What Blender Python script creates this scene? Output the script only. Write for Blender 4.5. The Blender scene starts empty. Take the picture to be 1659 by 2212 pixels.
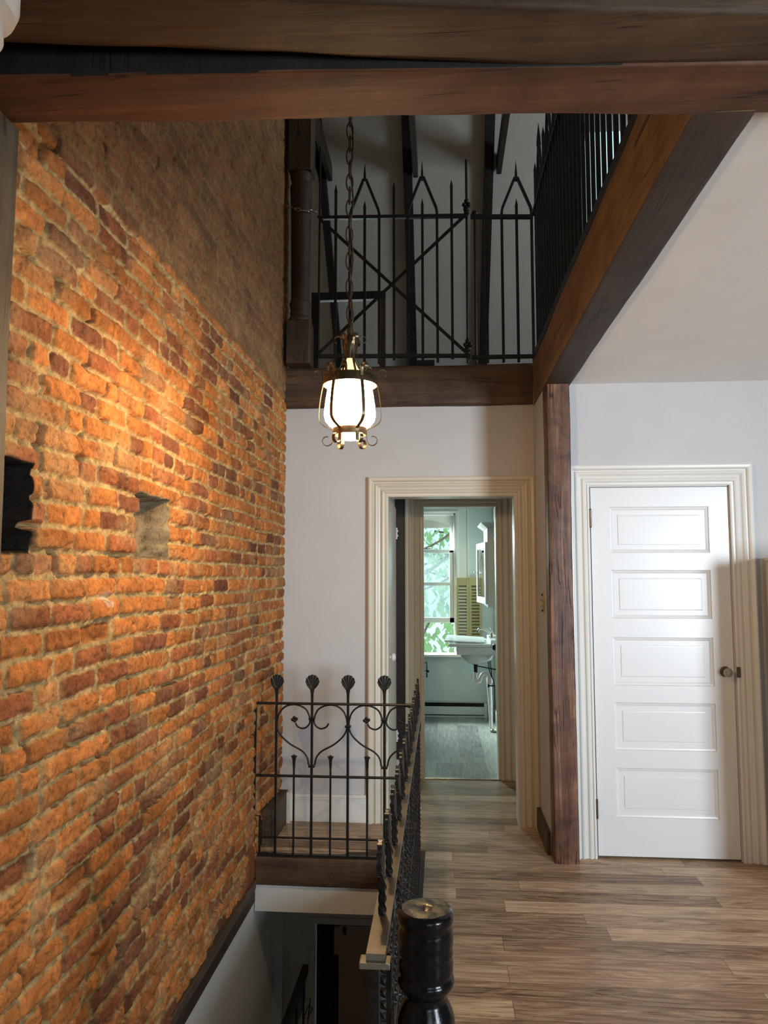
import bpy, math, random
import numpy as np
from mathutils import Vector, Matrix, noise
random.seed(7); PI = math.pi
S = bpy.context.scene; COL = S.collection

# ------------------------------------------------------------------ materials
def srgb(r, g, b):
    f = lambda c: (c/255/12.92) if c/255 <= .04045 else ((c/255+.055)/1.055)**2.4
    return (f(r), f(g), f(b), 1)
class NT:
    def __init__(s, name):
        s.m = bpy.data.materials.new(name); s.m.use_nodes = True
        s.t = s.m.node_tree; s.n = s.t.nodes; s.b = s.n['Principled BSDF']; s.out = s.n['Material Output']
    def new(s, t, **k):
        n = s.n.new(t)
        for a, v in k.items():
            if a[0] == '_': n.inputs[int(a[1:])].default_value = v
            else: setattr(n, a, v)
        return n
    def l(s, a, b): s.t.links.new(a, b)
    def math(s, op, a, b=None):
        n = s.new('ShaderNodeMath', operation=op)
        for i, x in enumerate((a, b)):
            if x is None: continue
            if isinstance(x, (int, float)): n.inputs[i].default_value = x
            else: s.l(x, n.inputs[i])
        return n.outputs[0]
    def coord(s, scale=(1, 1, 1), rot=(0, 0, 0)):
        c = s.new('ShaderNodeTexCoord'); m = s.new('ShaderNodeMapping')
        m.inputs['Scale'].default_value = scale; m.inputs['Rotation'].default_value = rot
        s.l(c.outputs['Object'], m.inputs[0]); return m.outputs[0]
    def noise(s, vec, scale=5, detail=4, rough=.55, dist=0):
        n = s.new('ShaderNodeTexNoise'); n.inputs['Scale'].default_value = scale
        n.inputs['Detail'].default_value = detail; n.inputs['Roughness'].default_value = rough
        n.inputs['Distortion'].default_value = dist; s.l(vec, n.inputs['Vector']); return n.outputs[0]
    def ramp(s, fac, stops):
        r = s.new('ShaderNodeValToRGB'); e = r.color_ramp.elements
        while len(e) < len(stops): e.new(.5)
        for x, (p, c) in zip(e, stops): x.position = p; x.color = c
        s.l(fac, r.inputs[0]); return r.outputs[0]
    def mix(s, fac, a, b, mode='MIX'):
        n = s.new('ShaderNodeMix', data_type='RGBA', blend_type=mode)
        for i, x in ((0, fac), (6, a), (7, b)):
            if isinstance(x, (int, float, tuple)): n.inputs[i].default_value = x
            else: s.l(x, n.inputs[i])
        return n.outputs[2]
    def bump(s, h, strength=.3, dist=.002):
        n = s.new('ShaderNodeBump'); n.inputs['Strength'].default_value = strength
        n.inputs['Distance'].default_value = dist; s.l(h, n.inputs['Height']); s.l(n.outputs[0], s.b.inputs['Normal'])
    def base(s, c):
        if isinstance(c, tuple): s.b.inputs['Base Color'].default_value = c
        else: s.l(c, s.b.inputs['Base Color'])
    def set(s, **k):
        for a, v in k.items(): s.b.inputs[a.replace('_', ' ')].default_value = v
def mul(c, k): return (c[0]*k, c[1]*k, c[2]*k, 1)

def paint(name, c, rough=.5, var=.06, bump=.08, scale=3, fine=120):
    t = NT(name); v = t.coord(); n = t.noise(v, scale, 3)
    t.base(t.ramp(n, [(.3, mul(c, 1-var)), (.7, mul(c, 1+var))])); t.set(Roughness=rough)
    t.bump(t.noise(v, fine, 3), bump, .001); return t.m
def iron(name, c=(.012, .012, .012, 1), rough=.42, met=.6, wear=None):
    t = NT(name); v = t.coord(); n = t.noise(v, 60, 5, .7)
    t.base(t.ramp(n, [(.35, c), (.75, wear or mul(c, 2.2))])); t.set(Roughness=rough, Metallic=met)
    t.bump(n, .35, .0015); return t.m
def wood(name, cd, cm, cl, axis='X', rough=.65, bump=.5, stain=None, fine=1.0, blot=2.3):
    t = NT(name); a = {'X': 0, 'Y': 1, 'Z': 2}[axis]
    s1 = [9*fine]*3; s1[a] = .55*fine
    s2 = [80*fine]*3; s2[a] = 3.5*fine
    v1 = t.coord(tuple(s1)); v2 = t.coord(tuple(s2)); v3 = t.coord((1, 1, 1))
    g = t.noise(v1, 1, 5, .6, 1.2); h = t.noise(v2, 1, 4, .65, .4); k = t.noise(v3, blot, 5, .65, .8)
    mx = t.math('ADD', t.math('MULTIPLY', g, .6), t.math('MULTIPLY', h, .4))
    c = t.ramp(mx, [(.3, cd), (.5, cm), (.72, cl)])
    c = t.mix(t.ramp(k, [(.35, (0, 0, 0, 1)), (.65, (1, 1, 1, 1))]), t.mix(1.0, c, stain or (.5, .42, .38, 1), 'MULTIPLY'), c)
    s4 = [16*fine]*3; s4[a] = .9*fine
    ck = t.noise(t.coord(tuple(s4)), 1, 3, .5, .6); kk = t.ramp(ck, [(.485, (1, 1, 1, 1)), (.497, (0, 0, 0, 1)), (.503, (0, 0, 0, 1)), (.515, (1, 1, 1, 1))])
    pt = t.ramp(t.noise(v3, 3.1, 2, .5), [(.5, (0, 0, 0, 1)), (.58, (1, 1, 1, 1))]); km = t.mix(pt, (1, 1, 1, 1), kk)
    c = t.mix(km, t.mix(1.0, c, (.25, .2, .18, 1), 'MULTIPLY'), c)
    t.base(c); t.set(Roughness=rough); t.bump(t.math('ADD', mx, t.math('MULTIPLY', km, .5)), bump, .006); return t.m

def planks(name, along, pw, pl, tones, rough=.35, fine=1.0, spec=.5):
    t = NT(name); c = t.new('ShaderNodeTexCoord'); sp = t.new('ShaderNodeSeparateXYZ'); t.l(c.outputs['Object'], sp.inputs[0])
    L, W = (sp.outputs[0], sp.outputs[1]) if along == 'X' else (sp.outputs[1], sp.outputs[0])
    row = t.math('FLOOR', t.math('DIVIDE', W, pw))
    wn = t.new('ShaderNodeTexWhiteNoise', noise_dimensions='1D'); t.l(row, wn.inputs['W'])
    ls = t.math('ADD', t.math('DIVIDE', L, pl), t.math('MULTIPLY', wn.outputs[0], 7.3)); col = t.math('FLOOR', ls)
    cb = t.new('ShaderNodeCombineXYZ'); t.l(row, cb.inputs[0]); t.l(col, cb.inputs[1])
    w2 = t.new('ShaderNodeTexWhiteNoise', noise_dimensions='3D'); t.l(cb.outputs[0], w2.inputs['Vector'])
    sc = (1.7*fine, 12*fine, 1) if along == 'X' else (12*fine, 1.7*fine, 1)
    v = t.coord(sc); off = t.new('ShaderNodeVectorMath', operation='SCALE'); t.l(w2.outputs[1], off.inputs[0]); off.inputs['Scale'].default_value = 40
    ad = t.new('ShaderNodeVectorMath', operation='ADD'); t.l(v, ad.inputs[0]); t.l(off.outputs[0], ad.inputs[1])
    g = t.noise(ad.outputs[0], 1.5, 8, .68, 2.4)
    sc2 = (3, 110, 1) if along == 'X' else (110, 3, 1)
    v2 = t.coord(sc2); h = t.noise(v2, 1, 4, .6)
    x = t.math('ADD', t.math('MULTIPLY', g, .62), t.math('MULTIPLY', h, .38))
    x = t.math('ADD', x, t.math('MULTIPLY', t.math('SUBTRACT', w2.outputs[0], .5), .2))
    cc = t.ramp(x, [(.3, tones[0]), (.46, tones[1]), (.66, tones[2])])
    def edge(val, width):
        fr = t.math('FRACT', val); d = t.math('MINIMUM', fr, t.math('SUBTRACT', 1, fr)); return t.math('LESS_THAN', d, width)
    gap = t.math('MAXIMUM', edge(t.math('DIVIDE', W, pw), .0011/pw), edge(ls, .0013/pl))
    t.base(t.mix(t.math('MULTIPLY', gap, .65), cc, (.03, .02, .015, 1))); t.set(Roughness=rough)
    t.b.inputs['Specular IOR Level'].default_value = spec
    t.bump(t.math('SUBTRACT', x, gap), .25, .0015); return t.m

M = {}
M['wall'] = paint('wall_paint', (.55, .535, .53, 1), .7, .03)
M['ceiling'] = paint('ceiling_paint', (.90, .87, .85, 1), .8, .03)
M['roomwall'] = paint('front_room_wall_paint', (.22, .21, .20, 1), .8, .03)
M['trim'] = paint('white_trim_paint', (.74, .72, .68, 1), .32, .03, .05, 2, 40)
M['cream'] = paint('cream_trim_paint', (.62, .57, .47, 1), .35, .04, .05, 2, 40)
M['door'] = paint('white_door_paint', (.76, .755, .76, 1), .3, .02, .06, 2, 60)
M['bathwall'] = paint('bathroom_wall_paint', (.55, .60, .57, 1), .6, .03)
M['lowerwall'] = paint('stair_wall_paint', (.74, .76, .74, 1), .7, .06, .1, 1.5)
M['porcelain'] = paint('white_porcelain', (.72, .75, .74, 1), .15, .01, .01)
M['loft'] = paint('loft_plaster', (.60, .56, .51, 1), .85, .04)
M['beamX'] = wood('old_beam_wood', (.035, .019, .010, 1), (.105, .058, .028, 1), (.20, .122, .058, 1), 'X')
M['beamXr'] = wood('old_reddish_beam_wood', (.05, .019, .009, 1), (.155, .060, .024, 1), (.25, .11, .045, 1), 'X')
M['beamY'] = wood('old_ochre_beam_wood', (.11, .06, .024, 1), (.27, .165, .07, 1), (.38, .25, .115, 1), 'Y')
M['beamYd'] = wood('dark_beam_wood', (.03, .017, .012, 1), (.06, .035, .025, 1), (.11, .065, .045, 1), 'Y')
M['post'] = wood('scraped_post_wood', (.035, .015, .009, 1), (.17, .072, .036, 1), (.50, .27, .14, 1), 'Z', .5, .9, (.36, .24, .20, 1), blot=6)
M['greypost'] = wood('weathered_post_wood', (.05, .035, .022, 1), (.13, .095, .06, 1), (.2, .15, .1, 1), 'Z')
M['darkwoodZ'] = wood('dark_turned_wood', (.03, .017, .01, 1), (.075, .042, .022, 1), (.12, .07, .035, 1), 'Z')
M['redwoodZ'] = wood('red_brown_wood', (.12, .035, .012, 1), (.28, .09, .03, 1), (.36, .14, .05, 1), 'Z')
M['skirt'] = wood('brown_skirting_wood', (.05, .035, .022, 1), (.12, .085, .055, 1), (.19, .13, .08, 1), 'Y')
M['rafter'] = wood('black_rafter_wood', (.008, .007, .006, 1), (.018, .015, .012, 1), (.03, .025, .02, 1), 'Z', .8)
M['iron'] = iron('black_iron', (.010, .009, .009, 1), .38, .3, (.03, .027, .024, 1))
M['ironLit'] = iron('lamplit_flat_iron', (.24, .20, .14, 1), .35, .5, (.3, .26, .2, 1))  # iron made cream to paint in the lamplight on the flat rail
M['chainmetal'] = iron('rusty_chain_metal', (.045, .028, .016, 1), .45, .7, (.12, .07, .035, 1))
M['bronze'] = iron('lantern_bronze', (.10, .07, .04, 1), .32, .85, (.22, .16, .09, 1))
M['blackgloss'] = iron('black_gloss_paint', (.005, .005, .006, 1), .17, 0, (.009, .009, .010, 1)); M['blackgloss'].node_tree.nodes['Principled BSDF'].inputs['Specular IOR Level'].default_value = .32
M['chrome'] = iron('aged_nickel', (.35, .33, .3, 1), .2, 1, (.5, .48, .42, 1))
M['brass'] = iron('pale_brass', (.5, .42, .25, 1), .35, .8, (.65, .55, .33, 1))
M['plastic'] = paint('white_plastic', (.78, .76, .74, 1), .4, .01, .01)
M['shutter'] = paint('tan_shutter_paint', (.36, .28, .12, 1), .5, .06); M['shutterslat'] = paint('pale_louvre_paint', (.50, .44, .31, 1), .5, .06)
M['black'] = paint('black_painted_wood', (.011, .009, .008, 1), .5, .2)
M['browndoor'] = paint('brown_door_paint', (.46, .37, .30, 1), .45, .1)
M['cabinet'] = paint('cream_cabinet_paint', (.66, .58, .46, 1), .45, .03)
M['floor'] = planks('hall_plank_floor', 'X', .118, 1.22, [srgb(76, 56, 41), srgb(158, 131, 104), srgb(216, 193, 163)], .42, spec=.35)
M['bathfloor'] = planks('bathroom_grey_plank_floor', 'Y', .2, 1.3, [srgb(82, 84, 82), srgb(124, 127, 122), srgb(166, 168, 160)], .3)
M['stairwood'] = planks('stair_tread_wood', 'X', .14, 2.5, [srgb(60, 40, 25), srgb(95, 66, 42), srgb(120, 90, 60)], .4)
t = NT('newel_top_worn_paint'); n = t.noise(t.coord(), 45, 6, .7)
t.base(t.ramp(n, [(.4, (.02, .017, .013, 1)), (.6, (.2, .16, .09, 1))])); t.set(Roughness=.22, Metallic=.35); t.bump(n, .6, .003); M['worntop'] = t.m
# glass
t = NT('clear_pane_glass'); tr = t.new('ShaderNodeBsdfTransparent'); tr.inputs[0].default_value = (.9, .98, .97, 1)
gl = t.new('ShaderNodeBsdfGlossy'); gl.inputs['Roughness'].default_value = .03; mx = t.new('ShaderNodeMixShader'); mx.inputs[0].default_value = .06
t.l(tr.outputs[0], mx.inputs[1]); t.l(gl.outputs[0], mx.inputs[2]); t.l(mx.outputs[0], t.out.inputs[0]); M['glass'] = t.m
t = NT('frosted_pane_glass'); tr = t.new('ShaderNodeBsdfTransparent'); tr.inputs[0].default_value = (.86, .97, .97, 1)
tl = t.new('ShaderNodeBsdfTranslucent'); tl.inputs[0].default_value = (.05, .065, .065, 1)
nn = t.noise(t.coord(), 38, 3, .6, 2.5); rp = t.ramp(nn, [(.42, (.25, .25, .25, 1)), (.5, (.75, .75, .75, 1)), (.58, (.45, .45, .45, 1))])
mx = t.new('ShaderNodeMixShader'); t.l(rp, mx.inputs[0]); t.l(tr.outputs[0], mx.inputs[1]); t.l(tl.outputs[0], mx.inputs[2]); t.l(mx.outputs[0], t.out.inputs[0]); M['frost'] = t.m
t = NT('crystal_glass'); t.base((.9, .9, .88, 1)); t.set(Roughness=.05, IOR=1.5); t.b.inputs['Transmission Weight'].default_value = .9; M['crystal'] = t.m
t = NT('mirror_glass'); t.base((.55, .6, .6, 1)); t.set(Roughness=.03, Metallic=1); M['mirror'] = t.m
def emis(name, c, s):
    t = NT(name); t.base(c); t.b.inputs['Emission Color'].default_value = c; t.b.inputs['Emission Strength'].default_value = s; return t.m
LAMP = 31
t = NT('glowing_opal_glass'); em = t.new('ShaderNodeEmission'); em.inputs[0].default_value = (1, .70, .38, 1); em.inputs[1].default_value = LAMP*2
tr = t.new('ShaderNodeBsdfTransparent'); mx = t.new('ShaderNodeMixShader'); mx.inputs[0].default_value = .5
t.l(tr.outputs[0], mx.inputs[1]); t.l(em.outputs[0], mx.inputs[2]); t.l(mx.outputs[0], t.out.inputs[0]); M['shade'] = t.m
M['neckglow'] = emis('glowing_amber_glass', (1, .74, .28, 1), 1.5)
t = NT('tree_leaf'); v = t.coord(); t.base(t.ramp(t.noise(v, 3, 2), [(.35, (.16, .30, .10, 1)), (.65, (.38, .52, .24, 1))]))
t.set(Roughness=.6); tl = t.new('ShaderNodeBsdfTranslucent'); tl.inputs[0].default_value = (.42, .62, .34, 1)
mx = t.new('ShaderNodeMixShader'); mx.inputs[0].default_value = .6; t.l(t.b.outputs[0], mx.inputs[1]); t.l(tl.outputs[0], mx.inputs[2]); t.l(mx.outputs[0], t.out.inputs[0]); M['leaf'] = t.m
M['bark'] = paint('tree_bark', (.10, .07, .05, 1), .9, .3, .8, 6)
M['rag'] = paint('old_lath_brown', (.13, .085, .05, 1), .85, .2, .3)

# brick: colours of each brick live in the mesh's colour attribute, fine grain in the shader
t = NT('old_brick_and_mortar'); at = t.new('ShaderNodeVertexColor', layer_name='brick_colour'); v = t.coord()
n1 = t.noise(v, 55, 5, .7); n2 = t.noise(v, 9, 4, .6); n3 = t.noise(v, 190, 3, .6)
c = t.mix(1.0, at.outputs[0], t.ramp(n1, [(.32, (.55, .5, .46, 1)), (.47, (.95, .95, .95, 1)), (.7, (1.3, 1.28, 1.2, 1))]), 'MULTIPLY')
c = t.mix(1.0, c, t.ramp(n2, [(.3, (.78, .74, .72, 1)), (.6, (1.08, 1.08, 1.08, 1))]), 'MULTIPLY')
t.base(c); t.set(Roughness=.9); t.b.inputs['Specular IOR Level'].default_value = .2
t.bump(t.math('ADD', n1, t.math('MULTIPLY', n3, .5)), .9, .006); M['brick'] = t.m

# ------------------------------------------------------------------ mesh builder
class MB:
    def __init__(s): s.v = []; s.f = []
    def add(s, vs, fs):
        b = len(s.v); s.v += [Vector(p) for p in vs]; s.f += [tuple(b+i for i in f) for f in fs]; return s
    def box(s, x0, x1, y0, y1, z0, z1):
        return s.add([(x, y, z) for x in (x0, x1) for y in (y0, y1) for z in (z0, z1)],
                     [(0, 1, 3, 2), (4, 6, 7, 5), (0, 4, 5, 1), (2, 3, 7, 6), (0, 2, 6, 4), (1, 5, 7, 3)])
    def quad(s, a, b, c, d): return s.add([a, b, c, d], [(0, 1, 2, 3)])
    def sweep(s, path, prof, closed=False, up=None, scales=None, twist=0, caps=True):
        P = [Vector(p) for p in path]; n = len(P); m = len(prof); vs = []
        T = []
        for i in range(n):
            a = P[(i-1) % n] if (closed or i) else P[0]; b = P[(i+1) % n] if (closed or i < n-1) else P[-1]
            T.append((b-a).normalized())
        u = Vector(up) if up else (Vector((0, 0, 1)) if abs(T[0].z) < .9 else Vector((1, 0, 0)))
        u = (u-T[0]*u.dot(T[0])).normalized(); w = 0
        for i in range(n):
            if i and not up: u = (T[i-1].rotation_difference(T[i]) @ u)
            elif up: u = Vector(up)
            u = (u-T[i]*u.dot(T[i])).normalized(); r = T[i].cross(u)
            if i: w += twist*(P[i]-P[i-1]).length
            ca, sa = math.cos(w), math.sin(w); k = scales[i] if scales else 1; kx, ky = k if isinstance(k, tuple) else (k, k)
            for (x, y) in prof:
                X, Y = (x*ca-y*sa)*kx, (x*sa+y*ca)*ky; vs.append(P[i]+r*X+u*Y)
        fs = []
        for i in range(n if closed else n-1):
            for j in range(m):
                a, b = i*m+j, i*m+(j+1) % m; c, d = ((i+1) % n)*m+(j+1) % m, ((i+1) % n)*m+j; fs.append((a, b, c, d))
        if caps and not closed: fs += [tuple(range(m))[::-1], tuple((n-1)*m+j for j in range(m))]
        return s.add(vs, fs)
    def tube(s, path, r, n=8, **k): return s.sweep(path, [(r*math.cos(2*PI*i/n), r*math.sin(2*PI*i/n)) for i in range(n)], **k)
    def bar(s, path, w, h, **k): return s.sweep(path, [(-w/2, -h/2), (w/2, -h/2), (w/2, h/2), (-w/2, h/2)], **k)
    def lathe(s, prof, c=(0, 0, 0), n=32, axis='Z'):
        vs = []; fs = []; m = len(prof)
        for i in range(n):
            a = 2*PI*i/n
            for r, z in prof:
                p = (r*math.cos(a), r*math.sin(a), z)
                if axis == 'Y': p = (p[0], p[2], p[1])
                if axis == 'X': p = (p[2], p[0], p[1])
                vs.append((p[0]+c[0], p[1]+c[1], p[2]+c[2]))
        for i in range(n):
            for j in range(m-1): fs.append((i*m+j, ((i+1) % n)*m+j, ((i+1) % n)*m+j+1, i*m+j+1))
        return s.add(vs, fs)
    def ball(s, c, r, n=12, sq=(1, 1, 1)):
        pr = [(math.sin(PI*i/8)*r, -math.cos(PI*i/8)*r) for i in range(9)]; b = len(s.v); s.lathe(pr, (0, 0, 0), n)
        for i in range(b, len(s.v)): p = s.v[i]; s.v[i] = Vector((p.x*sq[0]+c[0], p.y*sq[1]+c[1], p.z*sq[2]+c[2]))
        return s
    def xf(s, M_): s.v = [M_ @ p for p in s.v]; return s
    def build(s, name, mt, parent=None, smooth=False, bevel=0, origin=None):
        me = bpy.data.meshes.new(name)
        if parent is not None: o0 = Vector(parent['_o'])
        elif origin is not None: o0 = Vector(origin)
        else:
            xs = [p.x for p in s.v]; ys = [p.y for p in s.v]; zs = [p.z for p in s.v]
            o0 = Vector(((min(xs)+max(xs))/2, (min(ys)+max(ys))/2, min(zs)))
        me.from_pydata([tuple(p-o0) for p in s.v], [], s.f); me.materials.append(M[mt] if isinstance(mt, str) else mt)
        o = bpy.data.objects.new(name, me); COL.objects.link(o)
        if parent is not None: o.parent = parent; o['_o'] = tuple(o0)
        else: o.location = o0; o['_o'] = tuple(o0)
        import bmesh
        bm = bmesh.new(); bm.from_mesh(me); bmesh.ops.recalc_face_normals(bm, faces=bm.faces); bm.to_mesh(me); bm.free()
        if smooth:
            for p in me.polygons: p.use_smooth = True
            if smooth != 'all':
                me.set_sharp_from_angle(angle=math.radians(40))
        if bevel:
            md = o.modifiers.new('bevel', 'BEVEL'); md.width = bevel; md.segments = 2; md.limit_method = 'ANGLE'; md.harden_normals = False
        return o
def tag(o, label, cat, group=None, kind=None):
    o['label'] = label; o['category'] = cat
    if group: o['group'] = group
    if kind: o['kind'] = kind
    return o
def thing(name, label, cat, loc, group=None, kind=None):
    o = bpy.data.objects.new(name, None); COL.objects.link(o); o.location = loc; o['_o'] = tuple(loc); o.empty_display_size = .05
    return tag(o, label, cat, group, kind)
def struct(name, mb, mt, label=None, cat=None, **k):
    o = mb.build(name, mt, **k); o['kind'] = 'structure'
    if label: o['label'] = label; o['category'] = cat or 'wall'
    return o
def dup(o, dx, dy, dz, parent):
    c = o.copy(); COL.objects.link(c); c.parent = parent; c.location = Vector(o.location)+Vector((dx, dy, dz)); return c
def smooth_path(pts, n=6):
    P = [Vector(p) for p in pts]; out = []
    for i in range(len(P)-1):
        a = P[i-1] if i else P[0]*2-P[1]; b, c = P[i], P[i+1]; d = P[i+2] if i+2 < len(P) else P[-1]*2-P[-2]
        for j in range(n):
            t = j/n; out.append(.5*((2*b)+(c-a)*t+(2*a-5*b+4*c-d)*t*t+(3*b-a-3*c+d)*t**3))
    out.append(P[-1]); return out
def hewn(axis, lo, hi, mt, name, amp=.006, seed=0, step=.04, rnd=.02, skew=None, drop=0):
    """old timber: rounded rectangular section along an axis with a wavering surface"""
    ax = {'X': 0, 'Y': 1, 'Z': 2}[axis]; o1, o2 = [i for i in range(3) if i != ax]
    a0, a1 = lo[o1], hi[o1]; b0, b1 = lo[o2], hi[o2]; pts = []
    def side(p, q, n): return [(p[0]+(q[0]-p[0])*i/n, p[1]+(q[1]-p[1])*i/n) for i in range(n)]
    r = rnd; k = 6
    for (cx, cy, s) in ((a1-r, b0+r, -PI/2), (a1-r, b1-r, 0), (a0+r, b1-r, PI/2), (a0+r, b0+r, PI)):
        arc = [(cx+r*math.cos(s+PI/2*i/3), cy+r*math.sin(s+PI/2*i/3)) for i in range(4)]
        if pts: pts += side(pts[-1], arc[0], k)[1:]
        pts += arc
    pts += side(pts[-1], pts[0], k)[1:]
    n = max(2, int((hi[ax]-lo[ax])/step)); vs = []; m = len(pts); ca, cb = (a0+a1)/2, (b0+b1)/2
    for i in range(n+1):
        t = lo[ax]+(hi[ax]-lo[ax])*i/n
        for (a, b) in pts:
            q = Vector((0, 0, 0)); q[ax] = t*1.6+seed*7.1; q[o1] = a*9; q[o2] = b*9
            d = noise.noise(q)*amp*1.4+noise.noise(q*3.7)*amp*.6
            l = math.hypot(a-ca, b-cb); p = [0, 0, 0]; p[ax] = t; p[o1] = a+(a-ca)/l*d+(skew*min(t, .85) if skew else 0); p[o2] = b+(b-cb)/l*d-drop*max(0, min(1, (t+.9)/1.2))
            vs.append(p)
    fs = [(i*m+j, i*m+(j+1) % m, (i+1)*m+(j+1) % m, (i+1)*m+j) for i in range(n) for j in range(m)]
    fs += [tuple(range(m)), tuple(n*m+j for j in range(m))]
    return MB().add(vs, fs).build(name, mt, smooth=True)

# ------------------------------------------------------------------ key dimensions (metres; x right, y away, z up)
YB, YC, YBD, YW = 4.705, 4.23, 5.73, 8.18     # stair-hall back wall, closet wall, bathroom doorway, outer wall
ZC, ZL = 2.61, 2.85                            # ceiling, loft floor
XW, XS = -1.005, .585                          # brick wall, short side wall
ZDN = -2.75

# ------------------------------------------------------------------ brick wall
def vnoise(x, y, seed):
    r = np.random.RandomState(seed); N = 256; L = r.rand(N, N)
    xi = np.floor(x).astype(int); yi = np.floor(y).astype(int); fx = x-xi; fy = y-yi
    fx = fx*fx*(3-2*fx); fy = fy*fy*(3-2*fy); g = lambda a, b: L[a % N, b % N]
    return (g(xi, yi)*(1-fx)+g(xi+1, yi)*fx)*(1-fy)+(g(xi, yi+1)*(1-fx)+g(xi+1, yi+1)*fx)*fy-.5
def sst(x, a, b): t = np.clip((x-a)/(b-a), 0, 1); return t*t*(3-2*t)
def brick_wall():
    ys = [1.0]
    while ys[-1] < 4.73: ys.append(ys[-1]+(.02 if ys[-1] < 1.52 else .0042 if ys[-1] < 2.8 else .0055))
    zs = [-.125]
    while zs[-1] < 5.1: zs.append(zs[-1]+(.0046 if zs[-1] < 2.68 else .010))
    Y, Z = np.meshgrid(np.array(ys), np.array(zs)); sh = Y.shape
    ch = .066
    Yw = Y+.005*vnoise(Y*14, Z*14, 1)+.010*vnoise(Y*3, Z*3, 2)
    Zw = Z+.030*vnoise(Y*.9, Z*.7+3, 3)+.010*vnoise(Y*6, Z*5, 4)+.005*vnoise(Y*26, Z*26, 5)
    cr = np.floor((Zw+.2)/ch).astype(int); zl = (Zw+.2)/ch-cr
    dz = np.minimum(zl, 1-zl)*ch
    dy = np.zeros(sh); bid = np.zeros(sh, int); jid = np.zeros(sh, int); rnd = random.Random(11)
    for c in range(cr.min(), cr.max()+1):
        J = [.6+rnd.random()*.15]
        hdr = (c % 6 == 2)
        while J[-1] < 5.2:
            J.append(J[-1]+((.102 if rnd.random() < .85 else .2) if hdr else (.205 if rnd.random() < .8 else .105))*(.93+.14*rnd.random()))
        J = np.array(J); m = cr == c; yy = Yw[m]; k = np.clip(np.searchsorted(J, yy)-1, 0, len(J)-2)
        d0 = yy-J[k]; d1 = J[k+1]-yy; dy[m] = np.minimum(d0, d1); bid[m] = (c+50)*64+k; jid[m] = (c+50)*64+np.where(d0 < d1, k, k+1)
    R = np.random.RandomState(5); nb = 64*220; r1 = R.rand(nb); r2 = R.rand(nb); r3 = R.rand(nb); r4 = R.rand(nb); rj = R.rand(nb)
    B = lambda a: a[bid % nb]
    d = np.minimum(dy-.0055, dz-.0062)+.0035*vnoise(Y*60, Z*60, 6)+.003*vnoise(Y*120, Z*120, 7)
    corner = np.hypot(np.maximum(0, .016-(dy-.005)), np.maximum(0, .016-(dz-.006))); d = np.minimum(d, .0165-corner)
    br = sst(d, -.0012, .0035)                       # 1 on brick, 0 on mortar
    off = (B(r1)-.5)*.010-np.where(B(r2) < .05, .012, 0)
    face = off+.010*vnoise(Y*22, Z*22, 8)+.005*vnoise(Y*50, Z*55, 9)-.005*np.maximum(0, .014-d)/.014+.004*vnoise(Y*95, Z*100, 26)
    crack = np.abs(vnoise(Y*16+9, Z*22+5, 12)); face -= .008*(1-sst(crack, .0, .045))*(B(r4) < .6)
    mort = -.0100+.012*vnoise(Y*40, Z*40, 10)+.010*vnoise(Y*7, Z*9, 27)+.006*vnoise(Y*90, Z*90, 11)
    open_v = (rj[jid % nb] < .16) & (dy < .008) & (dz > .006); mort = np.where(open_v, -.04, mort)
    pit = vnoise(Y*13, Z*17, 13); mort -= .035*sst(pit, .27, .36)
    h = mort*(1-br)+face*br
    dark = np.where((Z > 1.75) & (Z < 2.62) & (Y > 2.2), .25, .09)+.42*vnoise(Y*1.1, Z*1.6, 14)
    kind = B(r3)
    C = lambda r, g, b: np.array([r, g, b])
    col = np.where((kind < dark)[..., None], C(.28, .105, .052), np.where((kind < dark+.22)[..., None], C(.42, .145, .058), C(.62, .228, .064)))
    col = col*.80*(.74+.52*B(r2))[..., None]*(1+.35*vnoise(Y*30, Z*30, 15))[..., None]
    mc = C(.47, .33, .15)*(1+.5*vnoise(Y*45, Z*45, 16))[..., None]
    mc = np.where(open_v[..., None], C(.10, .07, .045), mc)
    dust = (.30*sst(vnoise(Y*7, Z*9, 17), .0, .4)*(1-sst(Z, 2.4, 2.8)))[..., None]
    col = col*(1-dust)+C(.5, .38, .2)*dust
    col = mc*(1-br[..., None])+col*br[..., None]
    # upper storey: flush, mortar-smeared masonry; lantern fall-off is also painted into its darker colour
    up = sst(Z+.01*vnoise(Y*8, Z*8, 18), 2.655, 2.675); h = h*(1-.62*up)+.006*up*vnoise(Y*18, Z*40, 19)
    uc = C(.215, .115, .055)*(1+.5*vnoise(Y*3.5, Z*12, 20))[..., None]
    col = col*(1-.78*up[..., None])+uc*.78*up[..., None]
    wh = sst(vnoise(Y*11, Z*11, 23), .28, .36)*sst(-np.hypot(Y-2.17, (Z-1.42)*1.2), -.14, -.02)*.5; col = col*(1-wh[..., None])+C(.62, .58, .5)*wh[..., None]
    # putlog holes
    for (y0, y1, z0, z1, dp) in ((1.61, 1.745, 1.583, 1.798, .17), (2.385, 2.665, 1.590, 1.800, .12)):
        w = .005*vnoise(Y*40, Z*40, 21)+.004*vnoise(Y*15, Z*15, 22)
        ins = np.minimum(np.minimum(Y-y0, y1-Y), np.minimum(Z-z0, z1-Z))+w; k = sst(ins, -.001, .004)
        h = h*(1-k)+k*(-dp+.03*vnoise(Y*20, Z*20, 24)); g = (C(.02, .014, .010) if y0 < 2 else C(.22, .17, .105))*(1+.6*vnoise(Y*30, Z*30, 25))[..., None]  # near hole: soot, plus the shade of its depth painted near black
        k = sst(ins, -.010, -.006); col = col*(1-k[..., None])+g*k[..., None]
    ragged = (Y > YB-.012); h = np.where(ragged, np.minimum(h, .0), h)
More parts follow.
